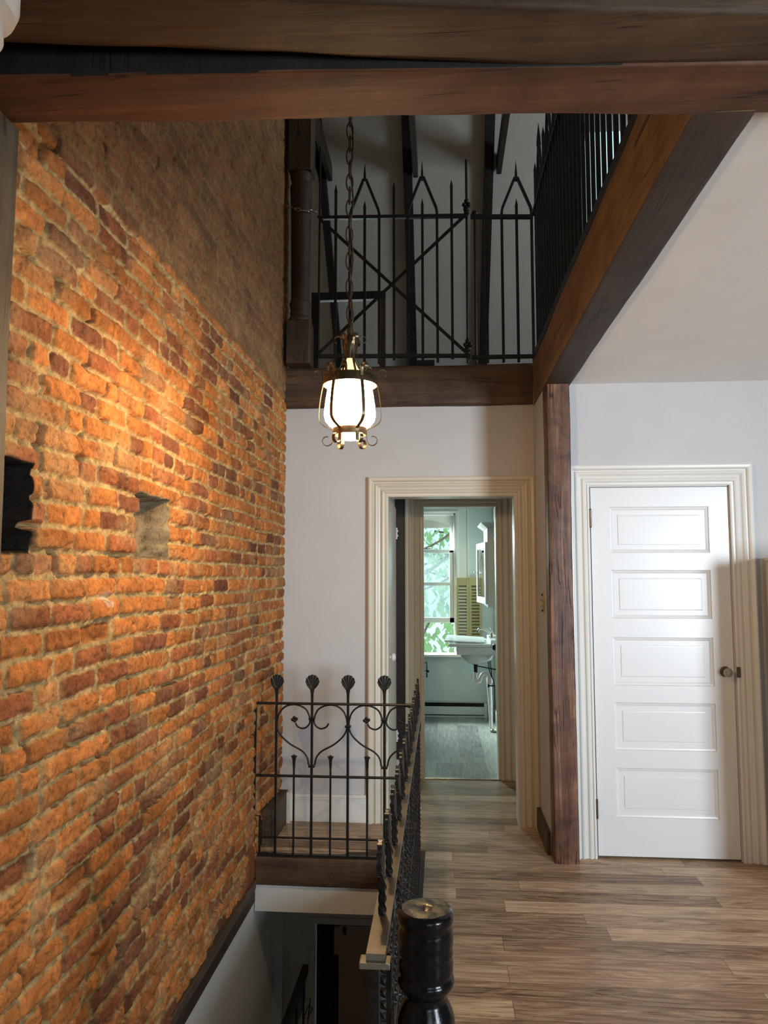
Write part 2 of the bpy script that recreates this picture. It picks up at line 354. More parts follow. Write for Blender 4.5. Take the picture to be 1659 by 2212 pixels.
    X = XW-.026*(1-sst(Z, .9, 1.7))*(1-sst(Y, 4.3, 4.68))*sst(Y, 2.2, 3.6)+h
    V = np.stack([X, Y, Z], -1).reshape(-1, 3); ny, nz = sh[1], sh[0]
    i = np.arange(nz-1)[:, None]*ny+np.arange(ny-1)[None, :]; i = i.ravel()
    F = np.stack([i, i+1, i+1+ny, i+ny], -1)
    me = bpy.data.meshes.new('wall_left'); me.vertices.add(len(V)); me.vertices.foreach_set('co', V.ravel().astype('f4'))
    me.loops.add(F.size); me.loops.foreach_set('vertex_index', F.ravel().astype('i4'))
    me.polygons.add(len(F)); me.polygons.foreach_set('loop_start', np.arange(0, F.size, 4, dtype='i4')); me.polygons.foreach_set('loop_total', np.full(len(F), 4, dtype='i4'))
    me.polygons.foreach_set('use_smooth', np.ones(len(F), dtype=bool)); me.update()
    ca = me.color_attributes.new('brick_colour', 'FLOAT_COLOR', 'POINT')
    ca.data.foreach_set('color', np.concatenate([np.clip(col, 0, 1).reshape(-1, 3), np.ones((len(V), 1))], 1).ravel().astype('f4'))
    me.materials.append(M['brick']); o = bpy.data.objects.new('wall_left', me); COL.objects.link(o)
    o['kind'] = 'structure'; o['label'] = 'rough orange brick wall with wide crumbling mortar joints beside the stairwell'; o['category'] = 'wall'
brick_wall()
# wall behind and beyond the brick face
struct('wall_left', MB().box(-1.35, -1.19, -3, 8.4, ZDN, 7), 'rag')
struct('wall_left', MB().box(-1.19, -1.045, 4.73, 5.0, ZDN, ZL-.01).box(-1.19, -1.10, 4.75, 8.3, ZL, 6.6), 'rag')
struct('wall_left', MB().box(-1.19, -1.03, -3, .99, -.2, ZC), 'wall')
struct('wall_left', MB().box(-1.19, -1.030, .96, 4.9, ZDN, -.235), 'lowerwall')
# timber ledge under the brick
tag(MB().box(-1.19, -1.012, 1.2, 4.095, -.165, -.118).build('wooden_ledge', 'skirt', bevel=.004), 'raw pale brown timber ledge running under the foot of the brick wall', 'ledge')
tag(MB().box(-1.19, -1.018, 1.2, 4.10, -.233, -.166).build('wooden_ledge', 'beamYd', bevel=.003), 'dark grey strip of timber just above the plastered stair wall', 'ledge')

# ------------------------------------------------------------------ floors, ceilings, plain walls
fl = MB().box(-.12, 4.2, -3, 4.3, -.12, 0).box(-1.03, 4.2, -3, 1.15, -.12, 0).box(-1.03, XS+.1, 4.125, YBD-.005, -.12, 0).box(-1.03, -.12, -3, 1.15, -.12, 0)
fl = MB().box(-.12, 4.2, 1.15, 4.3, -.12, 0).box(-1.19, 4.2, -3, 1.15, -.12, 0).box(-1.03, XS, 4.3, YBD, -.12, 0).box(-1.03, -.12, 4.125, 4.3, -.12, 0)
struct('floor', fl, 'floor', 'brown wood plank floor of the landing', 'floor', origin=(0, 0, 0))
struct('floor', MB().box(-1.7, .6, YBD+.0, YW+.1, -.12, .002), 'bathfloor', 'grey plank floor of the bathroom', 'floor', origin=(-.055, 0, 0))
struct('trim_1', MB().box(-.145, .425, YBD-.03, YBD+.012, 0, .008), 'chrome', 'bright metal threshold strip across the bathroom doorway', 'threshold', bevel=.002)
struct('ceiling', MB().box(.72, 4.2, 1.69, 4.35, ZC, ZC+.1), 'ceiling', 'white ceiling right of the heavy beam', 'ceiling')
struct('ceiling', MB().box(-1.19, 4.2, -3, 1.62, ZC+.185, ZC+.25), 'roomwall')
struct('ceiling', MB().box(-1.03, XS+.15, YB+.13, YBD, 2.3, 2.35), 'ceiling')
struct('ceiling', MB().box(-1.7, .6, YBD+.1, YW+.1, 2.6, 2.68), 'bathwall')
struct('floor', MB().box(.72, 4.2, .9, 4.7, ZC+.11, ZL).box(-1.03, 4.2, YB+.01, YW+.3, ZC+.11, ZL), 'greypost', 'loft floor boards above the landing', 'floor')
# back wall of the stair hall with doorway opening
DX0, DX1, DZ = -.338, .456, 2.02
struct('wall_back', MB().box(-1.03, DX0-.02, YB, YB+.13, 0, 2.61).box(DX1+.02, XS+.12, YB, YB+.13, 0, 2.61).box(DX0-.02, DX1+.02, YB, YB+.13, DZ+.02, 2.61), 'wall', 'pale grey plaster wall facing the camera beyond the stairwell', 'wall')
struct('wall_side', MB().box(XS, XS+.13, YC+.02, YB, 0, ZC-.025), 'wall', 'narrow grey plaster return wall behind the wooden post', 'wall')
# closet wall with opening
CX0, CX1, CZ = .832, 1.586, 2.018
struct('wall_closet', MB().box(XS+.13, CX0-.02, YC-.005, YC+.1, 0, ZC).box(CX1+.02, 4.2, YC-.005, YC+.1, 0, ZC).box(CX0-.02, CX1+.02, YC-.005, YC+.1, CZ+.02, ZC), 'wall', 'pale lavender grey wall around the panelled closet door', 'wall')
struct('wall_closet', MB().box(CX0-.1, CX1+.1, YC+.11, YC+.16, 0, ZC), 'wall')
# main room: right wall with a window, rear wall with an added window for fill light
W0, W1, WZ0, WZ1 = -2.3, -1.0, .75, 2.25
def wall_hole_x(X0, X1, y0, y1, z0, z1, a, b, c, d):
    return MB().box(X0, X1, y0, a, z0, z1).box(X0, X1, b, y1, z0, z1).box(X0, X1, a, b, z0, c).box(X0, X1, a, b, d, z1)
struct('wall_right', wall_hole_x(4.2, 4.32, -3, 4.4, 0, ZC+.2, W0, W1, WZ0, WZ1), 'roomwall', 'plain wall of the front room with the daylight window', 'wall')
struct('wall_rear', MB().box(-1.19, .9, -3.1, -3, 0, ZC+.2).box(2.3, 4.2, -3.1, -3, 0, ZC+.2).box(.9, 2.3, -3.1, -3, 0, .8).box(.9, 2.3, -3.1, -3, 2.2, ZC+.2), 'roomwall', 'plain wall behind the camera', 'wall')
def sash(name, axis, p, a0, a1, z0, z1, label):
    w = thing(name, label, 'window', (p, (a0+a1)/2, z0) if axis == 'X' else ((a0+a1)/2, p, z0), kind='structure')
    f = MB(); bb = (lambda u0, u1, v0, v1, t=.02: f.box(p-t, p+t, u0, u1, v0, v1)) if axis == 'X' else (lambda u0, u1, v0, v1, t=.02: f.box(u0, u1, p-t, p+t, v0, v1))
    zm = (z0+z1)/2
    bb(a0, a0+.05, z0, z1); bb(a1-.05, a1, z0, z1); bb(a0+.05, a1-.05, z0, z0+.06); bb(a0+.05, a1-.05, z1-.05, z1); bb(a0+.05, a1-.05, zm-.02, zm+.02)
    f.build('window_frame', 'trim', w, bevel=.003)
    g = MB(); (g.quad((p, a0+.05, z0+.06), (p, a1-.05, z0+.06), (p, a1-.05, z1-.05), (p, a0+.05, z1-.05)) if axis == 'X' else
              g.quad((a0+.05, p, z0+.06), (a1-.05, p, z0+.06), (a1-.05, p, z1-.05), (a0+.05, p, z1-.05))); g.build('pane', 'glass', w)
    return w
sash('window_2', 'X', 4.26, W0, W1, WZ0, WZ1, 'tall sash window in the front room wall')
sash('fill_window', 'Y', -3.05, .9, 2.3, .8, 2.2, 'made-up wide sash window behind the camera, added for fill light')  # unseen window, put in only as a source of fill
# stairwell below the floor
struct('wall_stair', MB().box(-.12, .0, .9, 4.9, ZDN, -.12), 'lowerwall', 'plastered wall below the landing edge', 'wall')
struct('wall_stair', MB().box(-1.19, 0, .8, .95, ZDN, -.12), 'lowerwall')
struct('ceiling', MB().box(-1.025, -.12, 4.12, 4.95, -.292, -.152), 'trim', 'white plaster soffit edge under the stairwell header beam', 'ceiling')
struct('floor', MB().box(-1.03, 0, .9, 6.2, ZDN-.1, ZDN), 'stairwood')
st = MB()
for i in range(11): st.box(-1.02, -.125, 1.15+i*.235, 1.15+(i+1)*.235+.02, ZDN, -.21*(i+1))
struct('trim_2', st, 'stairwood', 'wooden stair flight going down', 'stairs')
struct('wall_stair', MB().box(-1.06, -.875, 4.895, 5.0, ZDN, -.29).box(-.875, 0, 4.905, 5.0, -.66, -.29).box(-1.03, 0, 5.3, 5.4, ZDN, -.29), 'lowerwall')
# lower-floor door seen down the stairwell
c = MB()
for i, (x, w, y) in enumerate(((-.875, .022, 4.895), (-.853, .012, 4.885), (-.841, .018, 4.893))): c.box(x, x+w, y, 4.93, ZDN, -.70)
c.box(-.875, -.125, 4.89, 4.93, -.70, -.66)
struct('trim_3', c, 'lowerwall', 'grey moulded door casing at the bottom of the stairs', 'trim', bevel=.002)
d = thing('door_2', 'dark brown door at the bottom of the stairwell', 'door', (-.45, 4.94, ZDN), kind='structure')
MB().box(-.82, -.125, 4.945, 4.985, ZDN, -.705).build('leaf', 'black', d)
MB().box(-.675, -.125, 4.925, 4.944, ZDN, -.725).box(-.705, -.675, 4.925, 4.944, -.90, -.733).build('panel', 'browndoor', d, bevel=.002)
MB().box(-.648, -.625, 4.918, 4.925, -.77, -.725).build('latch_plate', 'black', d)
# handrail of the lower stair
h = thing('stair_handrail', 'dark handrail with thin iron scrolls low in the stairwell', 'handrail', (-.85, 4.3, -1.5))
MB().bar([(-.845, 3.86, -.86), (-.85, 4.72, -.885)], .035, .05, up=(0, 0, 1)).build('rail', 'black', h, bevel=.003)
M['railpanel'] = paint('blue_grey_rail_panel', (.10, .115, .12, 1), .5)
MB().box(-.852, -.846, 3.9, 4.7, -1.06, -.9).build('panel', 'railpanel', h)
for i in range(4):
    y = 3.98+i*.2; p = smooth_path([(-.83, y, -1.08), (-.815, y+.05, -1.06), (-.80, y+.10, -1.10), (-.825, y+.13, -1.15), (-.83, y+.1, -1.2), (-.83, y+.2, -1.09)], 5)
    MB().tube(p, .0035, 6).build('scroll', 'iron', h, smooth=True)
for i in range(4): MB().tube([(-.842, 3.95+i*.22, -1.9), (-.842, 3.95+i*.22, -.9)], .006, 6).build('baluster', 'iron', h)

# ------------------------------------------------------------------ timber frame
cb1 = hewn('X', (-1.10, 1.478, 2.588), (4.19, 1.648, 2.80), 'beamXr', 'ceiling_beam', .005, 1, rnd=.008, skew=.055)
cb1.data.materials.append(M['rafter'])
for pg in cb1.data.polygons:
    if pg.normal.y < -.75 and cb1.data.vertices[pg.vertices[0]].co.x+cb1.location.x < .35: pg.material_index = 1     # shade of the gap between the beams, painted as darker wood
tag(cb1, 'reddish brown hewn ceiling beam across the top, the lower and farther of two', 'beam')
tag(hewn('X', (-1.10, 1.315, 2.622), (4.19, 1.476, 2.79), 'beamX', 'ceiling_beam', .005, 5, rnd=.012, skew=.10, drop=.030), 'dark brown hewn ceiling beam nearest the camera at the top edge', 'beam')
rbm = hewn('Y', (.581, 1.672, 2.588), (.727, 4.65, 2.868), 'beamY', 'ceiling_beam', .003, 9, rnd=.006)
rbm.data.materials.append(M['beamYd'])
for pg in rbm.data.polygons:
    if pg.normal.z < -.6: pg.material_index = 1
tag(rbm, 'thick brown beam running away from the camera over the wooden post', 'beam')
tag(hewn('X', (-1.02, 4.665, 2.605), (.582, 4.80, 2.87), 'beamX', 'loft_beam', .004, 3), 'dark brown beam along the loft edge above the pale grey wall', 'beam')
tag(hewn('Z', (.586, 4.125, 0), (.716, 4.245, 2.59), 'post', 'wooden_post', .004, 4, rnd=.01), 'scraped reddish brown square wooden post left of the closet door', 'post')
tag(hewn('Z', (-1.02, 1.49, -.10), (-.990, 1.60, 2.575), 'greypost', 'wooden_post', .003, 6, rnd=.006), 'weathered grey brown wooden post against the brick at the left edge', 'post')
tag(hewn('X', (-1.018, 4.10, -.150), (-.10, 4.26, 0.0), 'beamX', 'stair_header_beam', .003, 8, rnd=.008), 'brown beam under the railing at the far edge of the stairwell', 'beam')
tag(MB().add([(-1.055, 3.93, -.115), (-1.022, 3.98, -.117), (-1.021, 4.095, -.117), (-1.055, 4.095, -.115), (-1.055, 3.93, .075), (-1.026, 3.985, .05), (-1.021, 4.095, .05), (-1.055, 4.095, .09)],
    [(0, 1, 2, 3), (4, 5, 6, 7), (0, 1, 5, 4), (1, 2, 6, 5), (2, 3, 7, 6), (3, 0, 4, 7)]).build('timber_block', 'redwoodZ', bevel=.006), 'short red brown upright timber block where the railing meets the brick wall', 'block')
tag(MB().box(-1.03, -.965, 4.27, YB-.012, 0, .19).build('skirting_board', 'skirt', bevel=.004), 'brown wooden skirting board on the brick behind the railing', 'skirting board')
tag(MB().box(XS-.022, XS, 4.245, YB-.02, 0, .125).build('skirting_board', 'skirt', bevel=.004), 'brown wooden skirting board behind the foot of the scraped post', 'skirting board')

# ------------------------------------------------------------------ mouldings
def casing(name, x0, x1, z1, y, wd, mt, label, prof, z0=0, plinth=False):
    mb = MB(); n = len(prof); vs = []
    for (u, v) in prof:
        u *= wd; vs += [(x0-u, y-v, z0), (x0-u, y-v, z1+u), (x1+u, y-v, z1+u), (x1+u, y-v, z0)]
    fs = []
    for i in range(n-1):
        for k in range(3): a = i*4+k; fs.append((a, a+1, a+5, a+4))
    mb.add(vs, fs)
    return struct(name, mb, mt, label, 'trim')
PROF = [(0, 0), (0, .014), (.06, .018), (.10, .018), (.11, .012), (.16, .012), (.20, .019), (.26, .022), (.32, .020), (.36, .013), (.42, .011), (.48, .014), (.54, .022),
        (.60, .025), (.66, .022), (.70, .015), (.74, .015), (.78, .027), (.84, .033), (.93, .035), (1, .030), (1, 0)]
casing('trim_4', DX0, DX1, DZ, YB, .128, 'cream', 'cream fluted casing around the open hall doorway', PROF)
casing('trim_5', CX0-.005, CX1+.005, CZ+.004, YC-.005, .118, 'trim', 'white fluted casing around the closet door', PROF)
casing('trim_6', -.139, .412, 2.047, YBD, .142, 'cream', 'cream fluted casing around the bathroom doorway', PROF)
# jambs
struct('trim_7', MB().box(DX0-.02, DX0, YB, YB+.13, 0, DZ).box(DX1, DX1+.02, YB, YB+.13, 0, DZ).box(DX0-.02, DX1+.02, YB, YB+.13, DZ, DZ+.02), 'cream', 'cream jamb inside the hall doorway', 'trim', bevel=.002)
struct('trim_8', MB().box(CX0-.02, CX0, YC, YC+.1, 0, CZ).box(CX1, CX1+.02, YC, YC+.1, 0, CZ).box(CX0-.02, CX1+.02, YC, YC+.1, CZ, CZ+.02), 'trim')
struct('trim_9', MB().box(-.16, -.139, YBD, YBD+.12, 0, 2.047).box(.412, .43, YBD, YBD+.12, 0, 2.047).box(-.16, .43, YBD, YBD+.12, 2.047, 2.07), 'cream')
# baseboards
bb = MB().box(-.953, -.468, YB-.018, YB, 0, .135).box(-.953, -.468, YB-.026, YB, .135, .147).box(-.953, -.468, YB-.014, YB, .147, .165)
struct('baseboard_back', bb, 'trim', 'white moulded baseboard on the pale grey wall behind the railing', 'baseboard', bevel=.002)
tag(MB().box(-.968, -.945, YB-.06, YB-.001, 0, .185).build('trim_block', 'trim', bevel=.002), 'small white upright end block left of the white baseboard', 'trim block')
struct('baseboard_right', MB().box(CX1+.125, 4.2, YC-.023, YC-.005, 0, .15), 'trim', 'white baseboard right of the closet door', 'baseboard', bevel=.003)

# ------------------------------------------------------------------ closet door
def panel_door(name, x0, x1, z0, z1, y, panels, px0, px1, mt, label):
    """leaf with recessed panels, each with an ogee edge and a faint raised field"""
    th = .038; mb = MB(); xs = [x0, px0, px1, x1]; zs = [z0]
    for a, b in panels: zs += [a, b]
    zs.append(z1)
    for i in range(len(zs)-1):
        for j in range(3):
            if j == 1 and i % 2 == 1: continue
            mb.quad((xs[j], y, zs[i]), (xs[j+1], y, zs[i]), (xs[j+1], y, zs[i+1]), (xs[j], y, zs[i+1]))
    for a, b in panels:
        rings = [(0, 0), (.003, .007), (.011, .009), (.019, .0125), (.045, .0125), (.047, .0095), (.052, .009)]
        for (i0, d0), (i1, d1) in zip(rings[:-1], rings[1:]):
            A = [(px0+i0, y+d0, a+i0), (px1-i0, y+d0, a+i0), (px1-i0, y+d0, b-i0), (px0+i0, y+d0, b-i0)]
            B = [(px0+i1, y+d1, a+i1), (px1-i1, y+d1, a+i1), (px1-i1, y+d1, b-i1), (px0+i1, y+d1, b-i1)]
            for k in range(4): mb.quad(A[k], A[(k+1) % 4], B[(k+1) % 4], B[k])
        i1, d1 = rings[-1]; mb.quad((px0+i1, y+d1, a+i1), (px1-i1, y+d1, a+i1), (px1-i1, y+d1, b-i1), (px0+i1, y+d1, b-i1))
    mb.box(x0, x1, y+.016, y+th, z0, z1)
    for a in (x0, x1): mb.quad((a, y, z0), (a, y+.016, z0), (a, y+.016, z1), (a, y, z1))
    for a in (z0, z1): mb.quad((x0, y, a), (x1, y, a), (x1, y+.016, a), (x0, y+.016, a))
    return struct(name, mb, mt, label, 'door')
cd = panel_door('door_1', CX0+.004, CX1-.004, .012, CZ-.004, YC-.004, [(.205, .465), (.52, .775), (.845, 1.11), (1.17, 1.44), (1.52, 1.775)][:0] or
    [(.215, .478), (.572, .828), (.920, 1.182), (1.285, 1.552), (1.648, 1.905)], .938, 1.478, 'door', 'white closet door with five horizontal panels and a glass knob')
def hinge(par, x, y, z, hgt=.09, mt='bronze'):
    m = MB().tube([(x, y-.006, z-hgt/2), (x, y-.006, z+hgt/2)], .0055, 10)
    for s in (-1, 1): m.ball((x, y-.006, z+s*(hgt/2+.003)), .006)
    m.box(x-.016, x+.004, y-.002, y+.002, z-hgt/2, z+hgt/2); return m.build('hinge', mt, par, smooth=True)
hinge(cd, CX0-.001, YC-.014, 1.842); hinge(cd, CX0-.001, YC-.014, .262)
kx, kz = 1.535, 1.0
MB().lathe([(0, -.004), (.020, -.005), (.027, -.003), (.029, 0), (.029, .003)], (kx, YC-.007, kz), 24, 'Y').build('rosette', 'bronze', cd, smooth=True)
k = MB().lathe([(0, -.062), (.012, -.061), (.022, -.054), (.026, -.045), (.024, -.036), (.014, -.028), (.010, -.024), (0, -.022)], (kx, YC-.005, kz), 12, 'Y').build('knob', 'crystal', cd)
MB().lathe([(.0001, -.026), (.013, -.024), (.010, -.015), (.009, 0), (.0001, 0)], (kx, YC-.007, kz), 20, 'Y').build('knob_shank', 'chrome', cd, smooth=True)
MB().box(CX1+.004, CX1+.022, YC-.026, YC-.019, kz-.028, kz+.028).build('strike_plate', 'bronze', cd, bevel=.001)

# cream cabinet at the right edge
cb = thing('cream_cabinet', 'tall cream cabinet at the right edge beside the closet door', 'cabinet', (2.1, 3.95, 0))
MB().box(1.75, 2.5, 3.54, 4.175, .06, 1.60).build('body', 'cabinet', cb, bevel=.003)
MB().box(1.742, 2.51, 3.525, 4.18, 1.60, 1.618).build('top', 'cabinet', cb, bevel=.003)
MB().box(1.77, 2.48, 3.57, 4.17, 0, .06).build('plinth', 'cabinet', cb)
for a in (1.76, 2.13):
    dd = MB().box(a, a+.36, 3.522, 3.539, .08, 1.58).build('door', 'cabinet', cb, bevel=.003)
    MB().ball((a+(.32 if a < 2 else .04), 3.507, .9), .014).build('knob', 'chrome', dd, smooth=True)

# light switch on the short side wall
sw = thing('light_switch', 'ornate pale brass light switch plate on the narrow side wall', 'light switch', (XS, 4.36, 1.32))
m = MB(); n = 28; pts = []
for i in range(n):
    a = 2*PI*i/n; r = 1+.13*math.cos(6*a); pts.append((.036*r*math.cos(a), .058*r*math.sin(a)))
m.add([(XS-.001, 4.36+p[0], 1.365+p[1]) for p in pts]+[(XS-.006, 4.36+p[0]*.9, 1.365+p[1]*.9) for p in pts], [tuple(range(n, 2*n))]+[(i, (i+1) % n, n+(i+1) % n, n+i) for i in range(n)])
m.build('plate', 'brass', sw)
for dz in (-.045, .045): MB().tube([(XS-.005, 4.36, 1.365+dz), (XS-.013, 4.36, 1.365+dz)], .006, 8).build('screw', 'iron', sw)
MB().tube([(XS-.004, 4.36, 1.372), (XS-.022, 4.36, 1.385)], .0045, 8).build('toggle', 'brass', sw)
MB().tube([(XS-.004, 4.36, 1.358), (XS-.026, 4.36, 1.345)], .0035, 8).build('toggle', 'brass', sw)

# ------------------------------------------------------------------ hall beyond the doorway
struct('wall_hall', MB().box(-1.03, -.36, YB+.13, YBD+.01, 0, 2.35).box(XS-.018, XS+.13, YB+.13, YBD, 0, 2.35), 'wall', 'hall walls between the two doorways', 'wall')
struct('wall_hall', MB().box(-.45, -.16, YBD+.001, YBD+.12, 0, 2.3).box(.43, .75, YBD+.001, YBD+.12, 0, 2.3).box(-.16, .43, YBD+.001, YBD+.12, 2.07, 2.6).box(-1.7, -.45, YBD+.02, YBD+.12, 0, 2.6), 'wall')
tag(MB().box(-.356, -.284, YBD-.012, YBD-.001, .137, 2.2).build('black_panel', 'black'), 'narrow black strip on the wall left of the bathroom doorway', 'panel')  # plain black panel over the wall above the baseboard
struct('baseboard_hall', MB().box(-.356, -.284, YBD-.02, YBD-.001, 0, .135), 'cream', 'short cream baseboard under the black strip', 'baseboard', bevel=.003)
sd = struct('door_3', MB().box(-.358, -.345, YB+.17, YBD-.10, .01, 2.03), 'cream', 'cream side door on the left of the hall with white knob', 'door', bevel=.002)
for z in (1.84, .33):
    hm = MB()
    for i in range(5): hm.box(-.346, -.330 if i % 2 else -.336, YBD-.10, YBD-.088, z-.045+i*.018, z-.029+i*.018)
    hm.build('hinge', 'plastic', sd)
MB().lathe([(.0001, .04), (.016, .038), (.026, .028), (.026, .018), (.012, .008), (.010, 0)], (-.345, 4.93, .985), 16, 'X').build('knob', 'plastic', sd, smooth=True)

# ------------------------------------------------------------------ bathroom
WX0, WX1, WB, WT = -.60, .150, .665, 2.20
BX = .555
struct('wall_bathroom', MB().box(-1.7, WX0, YW, YW+.14, 0, 2.6).box(WX1, BX+.1, YW, YW+.14, 0, 2.6).box(WX0, WX1, YW, YW+.14, 0, WB).box(WX0, WX1, YW, YW+.14, WT, 2.6)
       .box(BX, BX+.1, YBD+.12, YW, 0, 2.6).box(-1.8, -1.7, YBD+.02, YW, 0, 2.6), 'bathwall', 'blue grey bathroom walls around the window', 'wall')
wd = thing('window_1', 'white sash window with frosted lower panes at the far end of the bathroom', 'window', ((WX0+WX1)/2, YW, WB), kind='structure')
# sashes (upper one with an arched head), frame
f = MB(); y0, y1 = YW+.045, YW+.075
f.box(WX0, WX0+.035, YW+.0, YW+.12, WB, WT).box(WX1-.018, WX1, YW+.0, YW+.12, WB, WT).box(WX0, WX1, YW+.0, YW+.12, WT-.02, WT); f.build('window_frame', 'trim', wd, bevel=.003)
us = MB(); xa, xb = WX0+.035, WX1-.018
us.box(xa, xa+.04, y0+.03, y1+.03, 1.46, WT-.02).box(xb-.042, xb, y0+.03, y1+.03, 1.46, WT-.02).box(xa, xb, y0+.03, y1+.03, 1.76, 1.80)
n = 20; vs = []; fs = []
for i in range(n+1):
    x = xa+.04+(xb-xa-.082)*i/n; c = (xa+xb)/2; q = (x-c)/((xb-xa)/2); z = 2.135-.085*q*q
    vs += [(x, y0+.03, z), (x, y0+.03, WT-.02), (x, y1+.03, z), (x, y1+.03, WT-.02)]
for i in range(n): a = i*4; fs += [(a, a+4, a+5, a+1), (a+2, a+3, a+7, a+6), (a, a+2, a+6, a+4)]
us.add(vs, fs); us.build('upper_sash', 'trim', wd)
MB().box(xa+.04, xb-.042, y1+.005, y1+.02, 2.04, 2.14).build('roller_blind', 'loft', wd)
MB().quad((xa+.04, y1+.01, 1.80), (xb-.042, y1+.01, 1.80), (xb-.042, y1+.01, 2.12), (xa+.04, y1+.01, 2.12)).build('pane', 'glass', wd)
ls = MB().box(xa, xa+.045, y0-.02, y1-.02, 1.0, 1.79).box(xb-.048, xb, y0-.02, y1-.02, 1.0, 1.79).box(xa, xb, y0-.02, y1-.02, 1.0, 1.055).box(xa, xb, y0-.02, y1-.02, 1.765, 1.80)
ls.box(xa+.045, xb-.048, y0-.012, y1-.026, 1.405, 1.44); ls.build('lower_sash', 'trim', wd, bevel=.002)
MB().quad((xa+.045, y0, 1.055), (xb-.048, y0, 1.055), (xb-.048, y0, 1.405), (xa+.045, y0, 1.405)).build('pane', 'frost', wd)
MB().quad((xa+.045, y0, 1.44), (xb-.048, y0, 1.44), (xb-.048, y0, 1.765), (xa+.045, y0, 1.765)).build('pane', 'frost', wd)
MB().box(-.17, -.13, y0-.04, y0-.02, 1.80, 1.812).tube([(-.15, y0-.03, 1.812), (-.12, y0-.05, 1.818)], .005, 6).build('sash_lock', 'chrome', wd)
MB().box(WX0-.1, WX1+.06, YW-.07, YW+.05, WB-.028, WB).build('window_sill', 'trim', wd, bevel=.005)
PW = [(0, 0), (0, .02), (.12, .03), (.2, .02), (.28, .012), (.5, .012), (.8, .016), (.84, .026), (1, .03), (1, 0)]
casing('trim_10', WX0, WX1, WT, YW, .152, 'trim', 'white window casing in the bathroom', PW, z0=WB)
# folded louvred shutters
def shutter(x0, x1, z0, z1, y, dark, label):
    s = thing('window_shutter', label, 'shutter', ((x0+x1)/2, y, z0), 'folded shutter leaves beside the bathroom window')
    w = x1-x0; st = .026
    MB().box(x0, x0+st, y, y+.025, z0, z1).box(x1-st, x1, y, y+.025, z0, z1).box(x0+st, x1-st, y, y+.025, z1-.085, z1).box(x0+st, x1-st, y, y+.025, z0, z0+.05).build('shutter_frame', 'shutter', s, bevel=.002)
    z = z0+.065; m = MB()
    while z < z1-.1:
        m.add([(x0+st, y+.002, z-.013), (x1-st, y+.002, z-.013), (x1-st, y+.002, z), (x0+st, y+.002, z), (x0+st, y+.021, z+.010), (x1-st, y+.021, z+.010), (x1-st, y+.021, z+.014), (x0+st, y+.021, z+.014)],
              [(0, 1, 2, 3), (3, 2, 6, 7), (4, 5, 6, 7), (0, 1, 5, 4)]); z += .034
    m.build('louvres', 'shutterslat' if not dark else 'shutter', s); MB().box(x0+st, x1-st, y+.0235, y+.0245, z0+.05, z1-.085).build('backing', 'black', s); return s
shutter(.152, .288, .67, 1.49, 8.07, 0, 'tan louvred shutter leaf beside the bathroom window, the left and lighter leaf')
shutter(.292, .428, .67, 1.49, 8.11, 1, 'tan louvred shutter leaf in the corner by the medicine cabinet, the right and darker leaf')
# baseboard heater
ht = thing('baseboard_heater', 'long low cream baseboard heater under the bathroom window', 'heater', (-.5, 8.13, 0))
MB().box(-1.6, .455, 8.14, YW-.002, .152, .157).box(-1.6, .455, YW-.015, YW-.002, .0, .157).box(-1.6, .455, 8.10, 8.105, .034, .118).box(-1.6, .455, 8.11, YW-.02, .004, .02).build('cover', 'bathwall', ht, bevel=.001)
MB().box(.44, .472, 8.085, YW-.002, 0, .16).build('end_cap', 'bathwall', ht, bevel=.002)
m = MB()
for i in range(80): m.box(-1.58+i*.0253, -1.577+i*.0253, 8.115, 8.155, .05, .148)
m.box(-1.59, .445, 8.157, 8.16, .02, .150)
m.build('fins', 'black', ht)
# toilet paper holder
tp = thing('paper_holder', 'small black iron paper holder on the wall under the bathroom window', 'holder', (-.25, YW, .5))
for z in (.575, .49): MB().tube([(-.33, 8.12, z), (-.165, 8.12, z)], .004, 6).build('rod', 'iron', tp)
MB().tube([(-.168, 8.12, .585), (-.168, 8.12, .42)], .007, 6, scales=[.6, 1.4] ).build('bracket', 'iron', tp)
MB().tube([(-.33, 8.12, .59), (-.33, YW, .59)], .005, 6).tube([(-.33, 8.12, .59), (-.33, 8.12, .48)], .005, 6).build('arm', 'iron', tp)
MB().ball((-.155, 8.12, .485), .014).build('finial', 'iron', tp)
# sink
sk = thing('wall_sink', 'white porcelain sink with long apron on the bathroom right wall', 'sink', (.3, 7.4, 0))
m = MB()
m.box(.06, .455, 7.12, 7.75, .842, .872).box(.135, BX-.004, 7.14, 7.73, .765, .842).box(.455, BX-.004, 7.12, 7.75, .842, .91)
m.build('basin', 'porcelain', sk, bevel=.008)
pr = [(.0001, .655), (.10, .66), (.17, .70), (.20, .765)]
m = MB().lathe(pr, (0, 0, 0), 24); m.v = [Vector((p.x*.85+.335, p.y*1.3+7.43, p.z)) for p in m.v]; m.build('bowl', 'porcelain', sk, smooth=True)
tag(MB().add([(.02, 7.2, .885), (.40, 7.16, .874), (.42, 7.62, .884), (.05, 7.68, .90), (.02, 7.2, .897), (.40, 7.16, .886), (.42, 7.62, .896), (.05, 7.68, .912)],
   [(0, 1, 2, 3), (4, 5, 6, 7), (0, 1, 5, 4), (1, 2, 6, 5), (2, 3, 7, 6), (3, 0, 4, 7)]).build('sink_board', 'porcelain', bevel=.002), 'flat white board lying on top of the bathroom sink', 'board')
fc = MB().tube(smooth_path([(.49, 7.4, .915), (.46, 7.4, .96), (.40, 7.4, .995), (.36, 7.4, .99), (.35, 7.4, .96)], 6), .011, 10)
fc.build('faucet_spout', 'chrome', sk, smooth=True)
